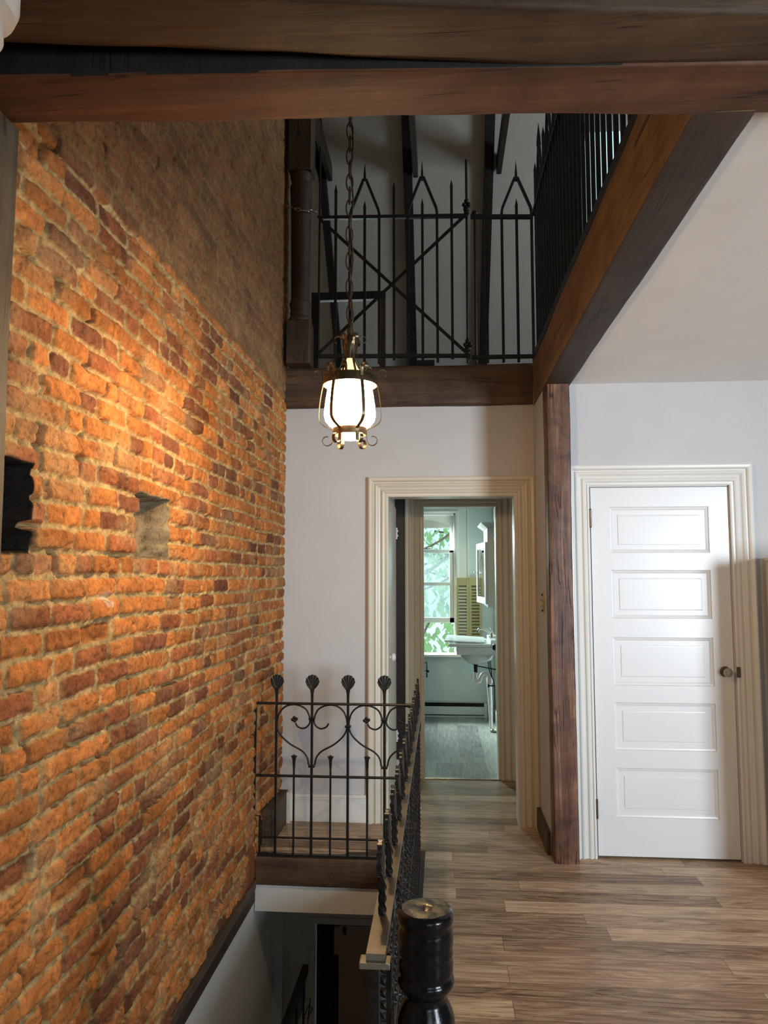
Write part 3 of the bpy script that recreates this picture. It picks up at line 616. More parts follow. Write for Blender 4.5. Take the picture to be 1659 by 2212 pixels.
MB().lathe([(.0001, .96), (.012, .955), (.016, .93), (.02, .91)], (.49, 7.4, 0), 14).tube([(.485, 7.36, .96), (.46, 7.34, 1.01)], .005, 8).tube([(.495, 7.44, .96), (.485, 7.46, 1.0)], .005, 8).box(.46, .54, 7.32, 7.48, .91, .918).build('faucet_body', 'chrome', sk, smooth=True)
tr_ = MB().tube([(.325, 7.4, .655), (.325, 7.4, .57)], .019, 12).tube([(.325, 7.4, .665), (.325, 7.4, .645)], .028, 12).tube([(.325, 7.4, .635), (.37, 7.4, .628), (.52, 7.4, .60)], .006, 8)
tr_.build('drain_pipe', 'iron', sk, smooth=True)
MB().tube(smooth_path([(.322, 7.4, .575), (.322, 7.4, .52), (.335, 7.4, .485), (.36, 7.4, .49), (.375, 7.4, .53), (.40, 7.4, .56), (.44, 7.4, .555), (.46, 7.4, .52), (.46, 7.4, .46)], 6), .019, 12).build('trap', 'plastic', sk, smooth=True)
MB().tube([(.46, 7.4, .53), (.46, 7.4, .47)], .027, 12).build('trap_nut', 'plastic', sk)
for dx in (0, .018): MB().tube(smooth_path([(.44+dx, 7.36, .70), (.455+dx, 7.36, .6), (.47+dx*.3, 7.36, .55), (.50, 7.36, .45), (.50, 7.36, .1)], 5), .005, 6).build('supply_pipe', 'iron', sk, smooth=True)
MB().tube([(.44, 7.36, .45), (.51, 7.36, .45)], .007, 8).tube([(.445, 7.36, .435), (.445, 7.36, .465)], .009, 8).build('valve', 'iron', sk)
MB().tube([(.45, 7.42, .52), (.463, 7.42, .30), (.468, 7.42, .05)], .02, 12, scales=[1.2, 1.05, .8]).tube([(.468, 7.42, .05), (.468, 7.42, .0)], .011, 10).build('leg', 'porcelain', sk, smooth=True)
MB().ball((.49, 7.4, .015), .03, sq=(1.2, 1, .6)).build('floor_flange', 'chrome', sk, smooth=True)
# medicine cabinet
mc = thing('medicine_cabinet', 'white wall cabinet with mirror door ajar above the bathroom sink', 'cabinet', (.49, 7.25, 1.2))
MB().box(.425, BX-.002, 6.98, 7.55, 1.22, 1.96).build('body', 'trim', mc, bevel=.003)
MB().add([(.425, 6.98, 1.96), (BX-.002, 6.98, 1.96), (BX-.002, 7.55, 1.96), (.425, 7.55, 1.96), (.375, 6.93, 2.0), (BX-.002, 6.93, 2.0), (BX-.002, 7.60, 2.0), (.375, 7.60, 2.0), (.365, 6.92, 2.012), (BX-.002, 6.92, 2.012), (BX-.002, 7.61, 2.012), (.365, 7.61, 2.012)],
   [(0, 1, 5, 4), (1, 2, 6, 5), (2, 3, 7, 6), (3, 0, 4, 7), (4, 5, 9, 8), (5, 6, 10, 9), (6, 7, 11, 10), (7, 4, 8, 11), (8, 9, 10, 11)]).build('cornice', 'trim', mc)
a = math.atan2(.055, .52)
def dm(mb): return mb.xf(Matrix.Translation((.424, 6.99, 0)) @ Matrix.Rotation(a, 4, 'Z'))
dr = dm(MB().box(-.02, 0, 0, .05, 1.25, 1.83).box(-.02, 0, .49, .54, 1.25, 1.83).box(-.02, 0, .05, .49, 1.25, 1.31).box(-.02, 0, .05, .49, 1.77, 1.83)).build('door', 'trim', mc, bevel=.002)
dm(MB().box(-.012, -.008, .05, .49, 1.31, 1.77)).build('mirror', 'mirror', dr)
dm(MB().lathe([(.0001, -.05), (.014, -.045), (.016, -.036), (.008, -.03), (.007, -.02)], (0, .515, 1.545), 12, 'X')).build('knob', 'crystal', dr)
# hook below cabinet
tag(MB().tube(smooth_path([(BX, 7.0, 1.22), (.53, 7.0, 1.21), (.52, 7.0, 1.17), (.50, 7.0, 1.15), (.48, 7.0, 1.165), (.475, 7.0, 1.185)], 5), .006, 8).build('wall_hook', 'plastic', smooth=True), 'small white hook on the wall under the medicine cabinet', 'hook')
# open bathroom door leaf
bd = struct('door_4', MB().add([(.430, 5.87, .01), (.463, 5.87, .01), (.52, 6.45, .01), (.487, 6.45, .01), (.430, 5.87, 2.04), (.463, 5.87, 2.04), (.52, 6.45, 2.04), (.487, 6.45, 2.04)],
   [(0, 1, 2, 3), (4, 5, 6, 7), (0, 1, 5, 4), (1, 2, 6, 5), (2, 3, 7, 6), (3, 0, 4, 7)]), 'trim', 'white bathroom door standing open against the right wall', 'door', bevel=.002)
MB().lathe([(.0001, -.06), (.02, -.058), (.029, -.045), (.026, -.033), (.012, -.026), (.009, 0)], (.480, 6.38, .915), 16, 'X').build('knob', 'iron', bd, smooth=True)
# baseboard on the right wall
struct('baseboard_bathroom', MB().box(BX-.016, BX, 7.0, 8.1, 0, .12), 'trim', 'white baseboard along the right bathroom wall', 'baseboard', bevel=.003)

# ------------------------------------------------------------------ loft: roof slope, rafters, ties
def zs_(y): return 3.72-1.2*(y-7.7)
sl = MB(); yr, SK = 4.3, (1.24, 1.70, 6.26, 7.30)   # ridge y; skylight x0,x1,y0,y1
def slp(x0, x1, a, b): sl.add([(x, y, zs_(y)+d) for d in (0, .12) for x, y in ((x0, a), (x1, a), (x1, b), (x0, b))], [(0, 1, 2, 3), (4, 5, 6, 7), (0, 1, 5, 4), (1, 2, 6, 5), (2, 3, 7, 6), (3, 0, 4, 7)])
slp(-1.2, SK[0], yr, 8.4); slp(SK[1], 4.3, yr, 8.4); slp(SK[0], SK[1], yr, SK[2]); slp(SK[0], SK[1], SK[3], 8.4)
struct('ceiling', sl, 'loft', 'pale sloping plaster ceiling of the loft between the dark rafters', 'ceiling')
sl = MB(); zr = zs_(yr); sl.add([(-1.3, yr, zr), (4.3, yr, zr), (4.3, .5, zr-4.6), (-1.3, .5, zr-4.6), (-1.3, yr, zr+.1), (4.3, yr, zr+.1), (4.3, .5, zr-4.5), (-1.3, .5, zr-4.5)],
   [(0, 1, 2, 3), (4, 5, 6, 7), (0, 1, 5, 4), (1, 2, 6, 5), (2, 3, 7, 6), (3, 0, 4, 7)]); struct('ceiling', sl, 'loft')
struct('wall_gable', MB().box(4.2, 4.3, .8, 3.4, ZL, 8).box(4.2, 4.3, 5.0, 8.3, ZL, 8).box(4.2, 4.3, 3.4, 5.0, ZL, 3.3).box(4.2, 4.3, 3.4, 5.0, 4.7, 8), 'loft', 'far gable wall of the loft', 'wall')
struct('wall_gable', MB().box(-1.20, -1.04, .8, 4.74, 5.09, 8), 'rag')
struct('wall_loft', MB().box(-1.1, 4.3, .9, 1.0, ZC+.25, 4.4), 'loft')
sash('window_4', 'X', 4.25, 3.4, 5.0, 3.3, 4.7, 'loft gable window')
skf = thing('window_5', 'skylight in the loft slope seen through the railing', 'window', (1.47, 6.8, zs_(6.8)), kind='structure')
m = MB()
for (x0, x1, a, b) in ((SK[0], SK[0]+.04, SK[2], SK[3]), (SK[1]-.04, SK[1], SK[2], SK[3]), (SK[0], SK[1], SK[2], SK[2]+.04), (SK[0], SK[1], SK[3]-.04, SK[3])):
    m.add([(x, y, zs_(y)+d) for d in (-.02, .14) for x, y in ((x0, a), (x1, a), (x1, b), (x0, b))], [(0, 1, 2, 3), (4, 5, 6, 7), (0, 1, 5, 4), (1, 2, 6, 5), (2, 3, 7, 6), (3, 0, 4, 7)])
m.build('window_frame', 'trim', skf)
MB().quad(*[(x, y, zs_(y)+.08) for x, y in ((SK[0], SK[2]), (SK[1], SK[2]), (SK[1], SK[3]), (SK[0], SK[3]))]).build('pane', 'glass', skf)
RL = {-1.075: 'black sloping rafter at the left beside the turned loft post', -.285: 'black sloping rafter in the middle of the loft behind the gate', .445: 'black sloping rafter at the right of the loft behind the fixed railing',
      1.9: 'black sloping rafter far right in the loft behind the dense side railing'}
for x, lb in RL.items():
    w = .04; a, b = 4.6, 8.15
    o = MB().add([(xx, y, zs_(y)+d) for d in (-.13, -.001) for xx, y in ((x-w, a), (x+w, a), (x+w, b), (x-w, b))], [(0, 1, 2, 3), (4, 5, 6, 7), (0, 1, 5, 4), (1, 2, 6, 5), (2, 3, 7, 6), (3, 0, 4, 7)]).build('roof_rafter', 'rafter')
    tag(o, lb, 'rafter', 'roof rafters in the loft')
for x, lb in ((-1.0, 'brown collar tie board hanging beside the left rafter'), (-.215, 'brown collar tie board beside the middle rafter'), (.535, 'brown collar tie board beside the right rafter')):
    tag(MB().box(x-.022, x+.022, 3.2, 6.46, 5.12, 5.27).build('collar_tie', 'beamYd', bevel=.004), lb, 'collar tie', 'collar ties in the loft')
# turned loft post
m = MB().box(-.982, -.828, 4.55, 4.70, 2.865, 3.15)
m.lathe([(.075, 3.15), (.079, 3.165), (.070, 3.18), (.06, 3.19), (.068, 3.21), (.06, 3.225), (.066, 3.25), (.072, 3.27), (.060, 3.30), (.062, 3.5), (.066, 3.8), (.07, 4.0), (.074, 4.06), (.062, 4.09), (.072, 4.12), (.07, 4.15)], (-.905, 4.625, 0), 24)
m.box(-.982, -.828, 4.55, 4.70, 4.15, 5.6)
tag(m.build('turned_post', 'darkwoodZ', smooth=True, bevel=.006), 'dark turned wooden post in the loft corner beside the brick wall', 'post')
# black open frame in the loft
fs_ = thing('frame_stand', 'low black open rectangular frame standing in the loft behind the gate', 'frame', (-.68, 5.3, ZL))
MB().box(-.95, -.40, 5.28, 5.33, 3.55, 3.61).build('top_bar', 'black', fs_, bevel=.003)
MB().box(-.95, -.895, 5.28, 5.33, ZL, 3.55).build('leg', 'black', fs_, bevel=.003); MB().box(-.445, -.40, 5.28, 5.33, ZL, 3.55).build('leg', 'darkwoodZ', fs_, bevel=.003)
tag(MB().box(-.16, -.04, 5.0, 5.1, ZL, 3.0).build('small_box', 'black', bevel=.004), 'small black box on the loft floor behind the gate', 'box')

# ------------------------------------------------------------------ loft ironwork
def spear(x, z0, z1, y=0, w=.0085):
    return MB().sweep([(x, y, z0), (x, y, z1-.07), (x, y, z1-.05), (x, y, z1)], [(-w, -w), (w, -w), (w, w), (-w, w)], scales=[1, 1, 1.15, .08])
def arch(xa, xb, z0, zs, za, zt, y=0, w=.0085):
    m = MB(); xm = (xa+xb)/2
    for x in (xa, xb):
        s = 1 if x < xm else -1
        m.sweep([(x, y, z0), (x, y, zs-.02), (x+s*.006, y, zs+.01), (xm-s*.008, y, za)], [(-w, -w), (w, -w), (w, w), (-w, w)])
    m.sweep([(xm, y, za-.02), (xm, y, za+.03), (xm, y, zt)], [(-.013, -.009), (.013, -.009), (.013, .009), (-.013, .009)], scales=[1, .8, .06])
    return m
G = 4.655
gt = thing('loft_gate', 'black iron spear topped gate with cross bracing at the loft edge', 'gate', (-.3, G, ZL+.02))
def at(mb, y=G): mb.v = [p+Vector((0, y, 0)) for p in mb.v]; return mb
at(MB().bar([(-.80, 0, 3.868), (.18, 0, 3.845)], .024, .022, up=(0, 0, 1))).build('rail', 'iron', gt)
at(MB().bar([(-.79, 0, 2.938), (.19, 0, 2.918)], .024, .022, up=(0, 0, 1))).build('rail', 'iron', gt)
at(MB().bar([(-.785, -.012, 3.855), (.165, -.012, 2.935)], .020, .008, up=(0, 1, 0))).build('brace', 'iron', gt)
at(MB().bar([(.165, -.02, 3.84), (-.785, -.02, 2.95)], .020, .008, up=(0, 1, 0))).build('brace', 'iron', gt)
for x in (-.680, -.297, .078): at(spear(x, 2.90, 4.095)).build('picket', 'iron', gt)
for x in (-.489, -.112): at(spear(x, 2.88, 3.975)).build('picket', 'iron', gt)
for x0 in (-.489, -.112): at(arch(x0-.095, x0+.095, 2.88, 3.90, 4.12, 4.235)).build('arched_picket', 'iron', gt)
at(MB().tube([(-.790, 0, 2.88), (-.785, 0, 4.36)], .0075, 6)).build('gate_frame', 'iron', gt)
at(MB().tube([(.175, 0, 2.87), (.175, 0, 4.225)], .009, 6)).build('gate_frame', 'iron', gt)
for z in (3.89, 2.96):
    at(MB().ball((.175, 0, z), .022).ball((.160, 0, z+.03), .015).ball((.190, 0, z+.03), .015).ball((.175, 0, z+.055), .016).ball((.175, 0, z-.025), .018)).build('rosette', 'iron', gt, smooth=True)
fx = thing('loft_railing', 'short fixed black iron spear railing right of the loft gate', 'railing', (.42, G, ZL+.02))
at(MB().bar([(.20, 0, 3.838), (.60, 0, 3.822)], .024, .024, up=(0, 0, 1))).build('rail', 'iron', fx)
at(MB().bar([(.20, 0, 2.908), (.60, 0, 2.905)], .024, .022, up=(0, 0, 1))).build('rail', 'iron', fx)
at(MB().tube([(.228, 0, 2.87), (.228, 0, 3.85)], .009, 6).ball((.228, 0, 3.86), .020)).build('post', 'iron', fx, smooth=True)
at(spear(.300, 2.87, 3.98)).build('picket', 'iron', fx); at(spear(.495, 2.87, 3.95)).build('picket', 'iron', fx)
at(arch(.400, .590, 2.87, 3.88, 4.09, 4.21)).build('arched_picket', 'iron', fx)
# side railing on the long beam (runs towards the camera)
sr = thing('loft_side_railing', 'long dense black iron spear railing on the beam running toward the camera', 'railing', (.66, 3.2, ZL+.02))
XR = .597
MB().box(XR-.012, XR+.012, 1.75, 4.60, 3.80, 3.824).build('rail', 'iron', sr); MB().box(XR-.012, XR+.012, 1.75, 4.60, 2.885, 2.925).build('rail', 'iron', sr)
MB().box(XR-.016, XR+.016, 1.70, 4.62, 2.868, 2.884).build('base_strip', 'iron', sr)
RZ = Matrix.Translation((XR, 0, 0)) @ Matrix.Rotation(PI/2, 4, 'Z')
n = 31; y_ = 4.56; first = {}
for i in range(n):
    y = 4.50-i*.0935; k = i % 4
    if k == 0: key, mk = 's', (lambda: spear(0, 2.868, 4.10, w=.0076))
    elif k == 2: key, mk = 'c', (lambda: spear(0, 2.868, 3.97, w=.0076))
    elif k == 1: key, mk = 'a', (lambda: arch(-.1870, 0, 2.868, 3.90, 4.12, 4.24, w=.0076))
    else: continue
    if key not in first:
        o = mk().xf(Matrix.Translation((XR, y, 0)) @ Matrix.Rotation(PI/2, 4, 'Z')).build('arched_picket' if key == 'a' else 'picket', 'iron', sr); first[key] = (o, y)
    else: o, y0_ = first[key]; dup(o, 0, y-y0_, 0, sr)
# chain between gate and turned post
def chain(mb, pts, L, r, w):
    P = smooth_path(pts, 40); acc = 0; last = P[0]; k = 0; cum = [0]
    for a, b in zip(P[:-1], P[1:]): cum.append(cum[-1]+(b-a).length)
    tot = cum[-1]; n = int(tot/L)
    def pos(s):
        for i in range(1, len(P)):
            if cum[i] >= s: f = (s-cum[i-1])/max(1e-9, cum[i]-cum[i-1]); return P[i-1].lerp(P[i], f)
        return P[-1]
    for i in range(n+1):
        c = pos(i*L); t = (pos(min(tot, i*L+.01))-pos(max(0, i*L-.01))).normalized()
        u = Vector((1, 0, 0)) if abs(t.x) < .8 else Vector((0, 0, 1)); u = (u-t*u.dot(t)).normalized(); v = t.cross(u)
        s = (u+v*.35).normalized() if i % 2 else (v-u*.35).normalized(); h = L*.68
        loop = [c+t*(math.sin(q)*h)+s*(math.cos(q)*w) for q in [2*PI*j/12 for j in range(12)]]
        mb.tube(loop, r, 5, closed=True)
    return mb
tag(chain(MB(), [(-.99, 4.53, 3.90), (-.90, 4.53, 3.865), (-.80, 4.60, 3.885)], .03, .0022, .008).build('latch_chain', 'chrome', smooth='all'), 'thin silvery chain linking the loft gate to the turned post', 'chain')

# ------------------------------------------------------------------ hanging lantern
LX, LY = -.300, 2.40
lt = thing('hanging_lantern', 'lit bronze scrollwork lantern with white glass hanging on a chain', 'lantern', (LX, LY, 1.93))
def zc(yc): return 2.187-(yc-1019)*.000262
def rc(d): return d*.000252
chain(MB(), [(LX, LY, zc(395)), (LX-.004, LY, 2.7), (LX, LY, 4.2)], .046, .0024, .0115).build('chain', 'chainmetal', lt, smooth='all')
MB().tube([(LX+.004+.004*math.sin(i*1.1), LY+.004*math.cos(i*.9), zc(420)+i*.035) for i in range(52)], .003, 6).build('cord', 'chainmetal', lt, smooth='all')
MB().lathe([(.0001, zc(400)), (rc(38), zc(405)), (rc(45), zc(440)), (rc(38), zc(480)), (rc(70), zc(560)), (rc(95), zc(620)), (rc(88), zc(660)), (rc(78), zc(720)), (rc(68), zc(805)), (.0001, zc(808))], (LX, LY, 0), 20).build('cap', 'bronze', lt, smooth=True)
MB().lathe([(rc(50), zc(800)), (rc(80), zc(880)), (rc(128), zc(960)), (rc(186), zc(1030))], (LX, LY, 0), 24).build('neck_glass', 'neckglow', lt, smooth='all')
MB().lathe([(rc(180), zc(1026)), (rc(345), zc(1030)), (rc(352), zc(1040)), (rc(358), zc(1150)), (rc(352), zc(1150)), (rc(338), zc(1060)), (rc(180), zc(1045)), (rc(180), zc(1026))], (LX, LY, 0), 36).build('ring_band', 'bronze', lt, smooth=True)
MB().lathe([(rc(250), zc(1040)), (rc(278), zc(1110)), (rc(305), zc(1250)), (rc(328), zc(1400)), (rc(340), zc(1530)), (rc(325), zc(1600)), (rc(275), zc(1660)), (rc(215), zc(1700)), (.0001, zc(1702))], (LX, LY, 0), 36).build('glass_shade', 'shade', lt, smooth='all')
MB().lathe([(rc(215), zc(1695)), (rc(222), zc(1695)), (rc(222), zc(1785)), (rc(213), zc(1785)), (rc(213), zc(1695))], (LX, LY, 0), 32).build('ring_band', 'bronze', lt, smooth=True)
MB().lathe([(rc(105), zc(1704)), (rc(105), zc(1800)), (rc(95), zc(1840)), (.0001, zc(1852))], (LX, LY, 0), 20).build('bottom_glass', 'shade', lt, smooth=True)
def spiral(c, r0, r1, a0, a1, n=16): return [(c[0]+(r0+(r1-r0)*i/n)*math.cos(a0+(a1-a0)*i/n), c[1]+(r0+(r1-r0)*i/n)*math.sin(a0+(a1-a0)*i/n)) for i in range(n+1)]
def rz(pts, ang): ca, sa = math.cos(ang), math.sin(ang); return [(LX+rc(r)*ca, LY+rc(r)*sa, zc(z)) for r, z in pts]
for i in range(6):
    a = math.radians(60*i+2); tang = (-math.sin(a), math.cos(a), 0)
    # cage strap: ring -> belly -> foot ring -> outward scroll
    p2 = [(357, 1140), (385, 1280), (405, 1430), (412, 1550), (398, 1610), (345, 1660), (260, 1700), (222, 1725), (222, 1800), (226, 1850)]+spiral((300, 1850), 74, 46, PI, PI*.5-.4-PI, 18)[0:0]
    sp = [(300-74*math.cos(q)*k, 1850+74*math.sin(q)*k) for q, k in [(.15+4.9*j/16, 1-.35*j/16) for j in range(17)]]
    MB().bar(smooth_path(rz(p2+sp, a), 3), rc(42), .0022, up=None).v
    m = MB(); P = [Vector(q) for q in smooth_path(rz(p2+sp, a), 3)]
    def strap(P, wd, th):
        mm = MB(); T = Vector(tang); vs = []
        for j, q in enumerate(P):
            d = (P[min(j+1, len(P)-1)]-P[max(j-1, 0)]).normalized(); nn_ = d.cross(T).normalized()
            vs += [q+T*wd/2+nn_*th/2, q-T*wd/2+nn_*th/2, q-T*wd/2-nn_*th/2, q+T*wd/2-nn_*th/2]
        fs = [(j*4+k, j*4+(k+1) % 4, j*4+4+(k+1) % 4, j*4+4+k) for j in range(len(P)-1) for k in range(4)]+[(0, 1, 2, 3), tuple(4*(len(P)-1)+k for k in (3, 2, 1, 0))]
        return mm.add(vs, fs)
    strap(P, rc(46), .0018).build('cage_strap', 'bronze', lt, smooth=True)
    # shoulder scrolls: neck bar sweeping out over the ring
    nk = [(90, 610), (88, 720), (100, 820), (138, 920), (168, 985), (195, 1022)]
    strap([Vector(q) for q in smooth_path(rz(nk, a), 4)], rc(30), .002).build('neck_strap', 'bronze', lt, smooth=True)
    s1 = [(352-0, 1030), (375, 985)]+[(300-0+85-0+70*-math.cos(q)*k, 955-70*math.sin(q)*k) for q, k in [(-.1+4.4*j/14, 1-.3*j/14) for j in range(15)]]
    s1 = [(360, 1090), (362, 1040)]+[(440-74*math.cos(q)*(1-.04*j), 1005-74*math.sin(q)*(1-.04*j)) for j, q in enumerate([3.9*j/13 for j in range(14)])]
    strap([Vector(q) for q in smooth_path(rz(s1, a), 3)], rc(36), .0018).build('ring_scroll', 'bronze', lt, smooth=True)
    s2 = [(190, 1050), (200, 990)]+[(268-66*math.cos(q)*(1-.04*j), 945-66*math.sin(q)*(1-.04*j)) for j, q in enumerate([4.1*j/13 for j in range(14)])]
    strap([Vector(q) for q in smooth_path(rz(s2, a+.35), 3)], rc(36), .0018).build('ring_scroll', 'bronze', lt, smooth=True)
    s3 = [(85, 640), (95, 600)]+[(165-62*math.cos(q)*(1-.03*j), 560-(-62)*-math.sin(q)*(1-.03*j)) for j, q in enumerate([.2+4.2*j/13 for j in range(14)])]
    strap([Vector(q) for q in smooth_path(rz(s3, a), 3)], rc(40), .0018).build('crown_scroll', 'bronze', lt, smooth=True)

# ceiling lamp at the top left corner
cl = thing('ceiling_spot', 'white stepped round ceiling light at the upper left corner', 'ceiling light', (-.83, 1.16, 2.5))
MB().lathe([(.0001, 2.62), (.085, 2.62), (.09, 2.60), (.09, 2.545), (.083, 2.525), (.060, 2.52), (.0001, 2.52)], (-.835, 1.165, 0), 40).build('housing', 'plastic', cl, smooth=True)
MB().lathe([(.0001, 2.519), (.056, 2.519), (.064, 2.51), (.066, 2.48), (.058, 2.462), (.03, 2.455), (.0001, 2.454)], (-.835, 1.165, 0), 40).build('diffuser', 'plastic', cl, smooth=True)

# ------------------------------------------------------------------ landing ironwork: shell railing
def shell(c, w=.037, h=.040):
    """scallop finial in the X-Z plane, ribbed and gently cupped"""
    m = MB(); nr, na = 6, 33; vs = []; lo = c[2]-.026
    for s in (1, -1):
        for i in range(nr+1):
            for j in range(na+1):
                t = i/nr; u = j/na; a = math.radians(-40+260*u); q = abs(math.sin(u*PI*9)); lowr = .80+.20*min(1, min(u, 1-u)*5)
                rx, rz_ = w*lowr*(1+.09*q)*math.cos(a), h*lowr*(1+.08*q)*math.sin(a)
                x = rx*t; z = lo+(c[2]+.008+rz_-lo)*t; th = .0045*(1-t*.6)+.0042*q*t
                vs.append((c[0]+x, c[1]-s*th+.004*t*t, z))
    N = (nr+1)*(na+1); fs = []
    for s in range(2):
        for i in range(nr):
            for j in range(na): q = s*N+i*(na+1)+j; fs.append((q, q+1, q+na+2, q+na+1))
    for j in range(na): q = nr*(na+1)+j; fs.append((q, q+1, N+q+1, N+q))
    m.add(vs, fs)
    m.sweep([(c[0], c[1], c[2]-.085), (c[0], c[1], c[2]-.05), (c[0], c[1], c[2]-.030), (c[0], c[1], c[2]-.012)], [(-.0072, -.006), (.0072, -.006), (.0072, .006), (-.0072, .006)], up=(0, 1, 0), scales=[(.9, .9), (1.1, 1), (1.6, .9), (3.9, .5)])
    return m
def flare(x, z):  # small flared tip
    return MB().sweep([(x, 0, z-.075), (x, 0, z-.03), (x, 0, z-.008)], [(-.0065, -.005), (.0065, -.005), (.0065, .005), (-.0065, .005)], up=(0, 1, 0), scales=[(.9, .9), (1.3, .9), (2.2, .7)]).ball((x, 0, z-.008), .007, 8).ball((x-.011, 0, z-.012), .006, 8).ball((x+.011, 0, z-.012), .006, 8)
LOBE = [(-25, 890), (-40, 830), (-85, 780), (-185, 725), (-265, 650), (-290, 570), (-270, 480), (-215, 425), (-135, 412), (-55, 445), (-20, 510), (-16, 540), (-30, 578), (-70, 602), (-115, 590), (-138, 560)]
def lobe(xc, sgn, trefoil=True):
    k = .000672; P = [(xc+sgn*-1*dx*k*-1, 0, .82-(y-400)*k) for dx, y in LOBE]
    m = MB().tube(smooth_path(P, 5), .0048, 8)
    if trefoil:
        e = P[-1]; ex, ez = e[0]-sgn*.004, e[2]+.012; m.ball((ex, 0, ez), .010, 10, (1, .6, 1)).ball((ex-.012, 0, ez+.006), .0095, 10, (1, .6, 1)).ball((ex+.010, 0, ez+.010), .0095, 10, (1, .6, 1)).ball((ex-.002, 0, ez+.017), .0095, 10, (1, .6, 1))
    return m
def rail_panel(root, talls, shorts, x0, x1, Mx, hearts, twisted=False, flat=False, endpost=True, missing=()):
    def B(mb, name, mt='iron', **k): return mb.xf(Mx).build(name, mt, root, **k)
    if flat: B(MB().box(x0, x1, -.018, .018, .812, .824), 'top_rail', 'ironLit')
    else: B(MB().tube([(x0, 0, .818), (x1, 0, .818)], .0075, 8), 'top_rail')
    B(MB().tube([(x0, 0, .428), (x1, 0, .428)], .0075, 8), 'rail'); B(MB().tube([(x0+.025, 0, .10), (x1, 0, .10)], .0065, 8), 'rail')
    B(MB().box(x0+.02, x1, -.012, .012, .006, .016), 'rail')
    for x in talls:
        if twisted:
            n = 110; B(MB().sweep([(x, 0, .016+(.90-.016)*i/n) for i in range(n+1)], [(-.0065, -.0065), (.0065, -.0065), (.0065, .0065), (-.0065, .0065)], up=(0, 1, 0), twist=70), 'picket')
        else: B(MB().bar([(x, 0, .016), (x, 0, .90)], .013, .013), 'picket')
        B(shell((x, 0, .925)), 'shell_finial', smooth=True)
    for x in shorts:
        B(MB().bar([(x, 0, .016), (x, 0, .47)], .010, .010), 'picket'); B(flare(x, .545), 'flared_tip', smooth=True)
    for xc in hearts:
        for s in (1, -1):
            B(lobe(xc, s, (xc, s) not in missing), 'heart_scroll', smooth='all')
        for z, w in ((.738, .036), (.483, .036)):
            B(MB().box(xc-w/2, xc+w/2, -.013, .013, z-.006, z+.006), 'collar', bevel=.002)
Mb = Matrix.Translation((0, 4.112, 0))
rb = thing('landing_railing', 'black iron railing with shell finials and heart scrolls across the far stairwell edge', 'railing', (-.58, 4.112, 0))
rail_panel(rb, [-.915, -.717, -.518, -.318], [-.815, -.613, -.412], -1.031, -.125, Mb, [-.717, -.318], missing=[(-.717, -1)])
MB().bar([(-1.031, 0, .825), (-1.033, 0, .215), (-1.000, 0, .212), (-1.002, 0, .012)], .011, .011, up=(0, 1, 0)).xf(Mb).build('end_bar', 'iron', rb)
for xc in (-.518,): MB().box(xc-.017, xc+.017, -.012, .012, .693, .704).xf(Mb).build('collar', 'iron', rb, bevel=.002)
# side panel: local x -> world y
Ms = Matrix.Translation((-.128, 0, 0)) @ Matrix.Rotation(PI/2, 4, 'Z')
rs = thing('landing_railing', 'black iron shell railing running along the stairwell edge to the newel post', 'railing', (-.128, 2.8, 0))
talls = [1.60+.2*i for i in range(13)]
rail_panel(rs, talls, [x+.1 for x in talls[:-1]], 1.44, 4.10, Ms, talls[1::2], twisted=True, flat=True)
MB().box(-.158, -.10, 1.430, 1.462, .800, .812).build('bracket', 'ironLit', rs, bevel=.002)
MB().box(-.140, -.120, 1.435, 1.450, .006, .81).build('end_post', 'iron', rs, bevel=.002); MB().box(-.108, -.098, 1.44, 1.455, .006, .81).build('end_post', 'iron', rs, bevel=.002)
tag(MB().box(-.165, -.100, 1.46, 4.09, .0005, .005).build('floor_edge_strip', 'black'), 'flat black strip on the floor under the long landing railing', 'strip')

# newel
nw = thing('newel_post', 'glossy black turned newel post with worn flat top in the foreground', 'newel post', (-.035, 1.45, 0))
P = [(.044, .905), (.0495, .903), (.0525, .897), (.0525, .888), (.0505, .881), (.0488, .877), (.0505, .870), (.052, .86), (.052, .846), (.0498, .838), (.0505, .834), (.0515, .829), (.0505, .824), (.0496, .820), (.0512, .814), (.0515, .80), (.0505, .792), (.0492, .788),
     (.052, .785), (.0535, .779), (.052, .772), (.046, .763), (.040, .756), (.039, .749), (.042, .741), (.048, .729), (.053, .714), (.054, .70), (.052, .68), (.046, .665), (.050, .65), (.050, .64), (.044, .63), (.040, .60), (.042, .52), (.048, .42), (.052, .34), (.045, .30), (.052, .28), (.052, .27), (.045, .26)]
MB().lathe(P, (-.035, 1.45, 0), 40).build('shaft', 'blackgloss', nw, smooth='all')
MB().lathe([(.0001, .899), (.007, .9), (.012, .9045), (.018, .906), (.030, .9055), (.044, .905)], (-.035, 1.45, 0), 40).build('top', 'worntop', nw, smooth='all')
MB().box(-.09, .02, 1.395, 1.505, 0, .26).build('base', 'blackgloss', nw, bevel=.005)

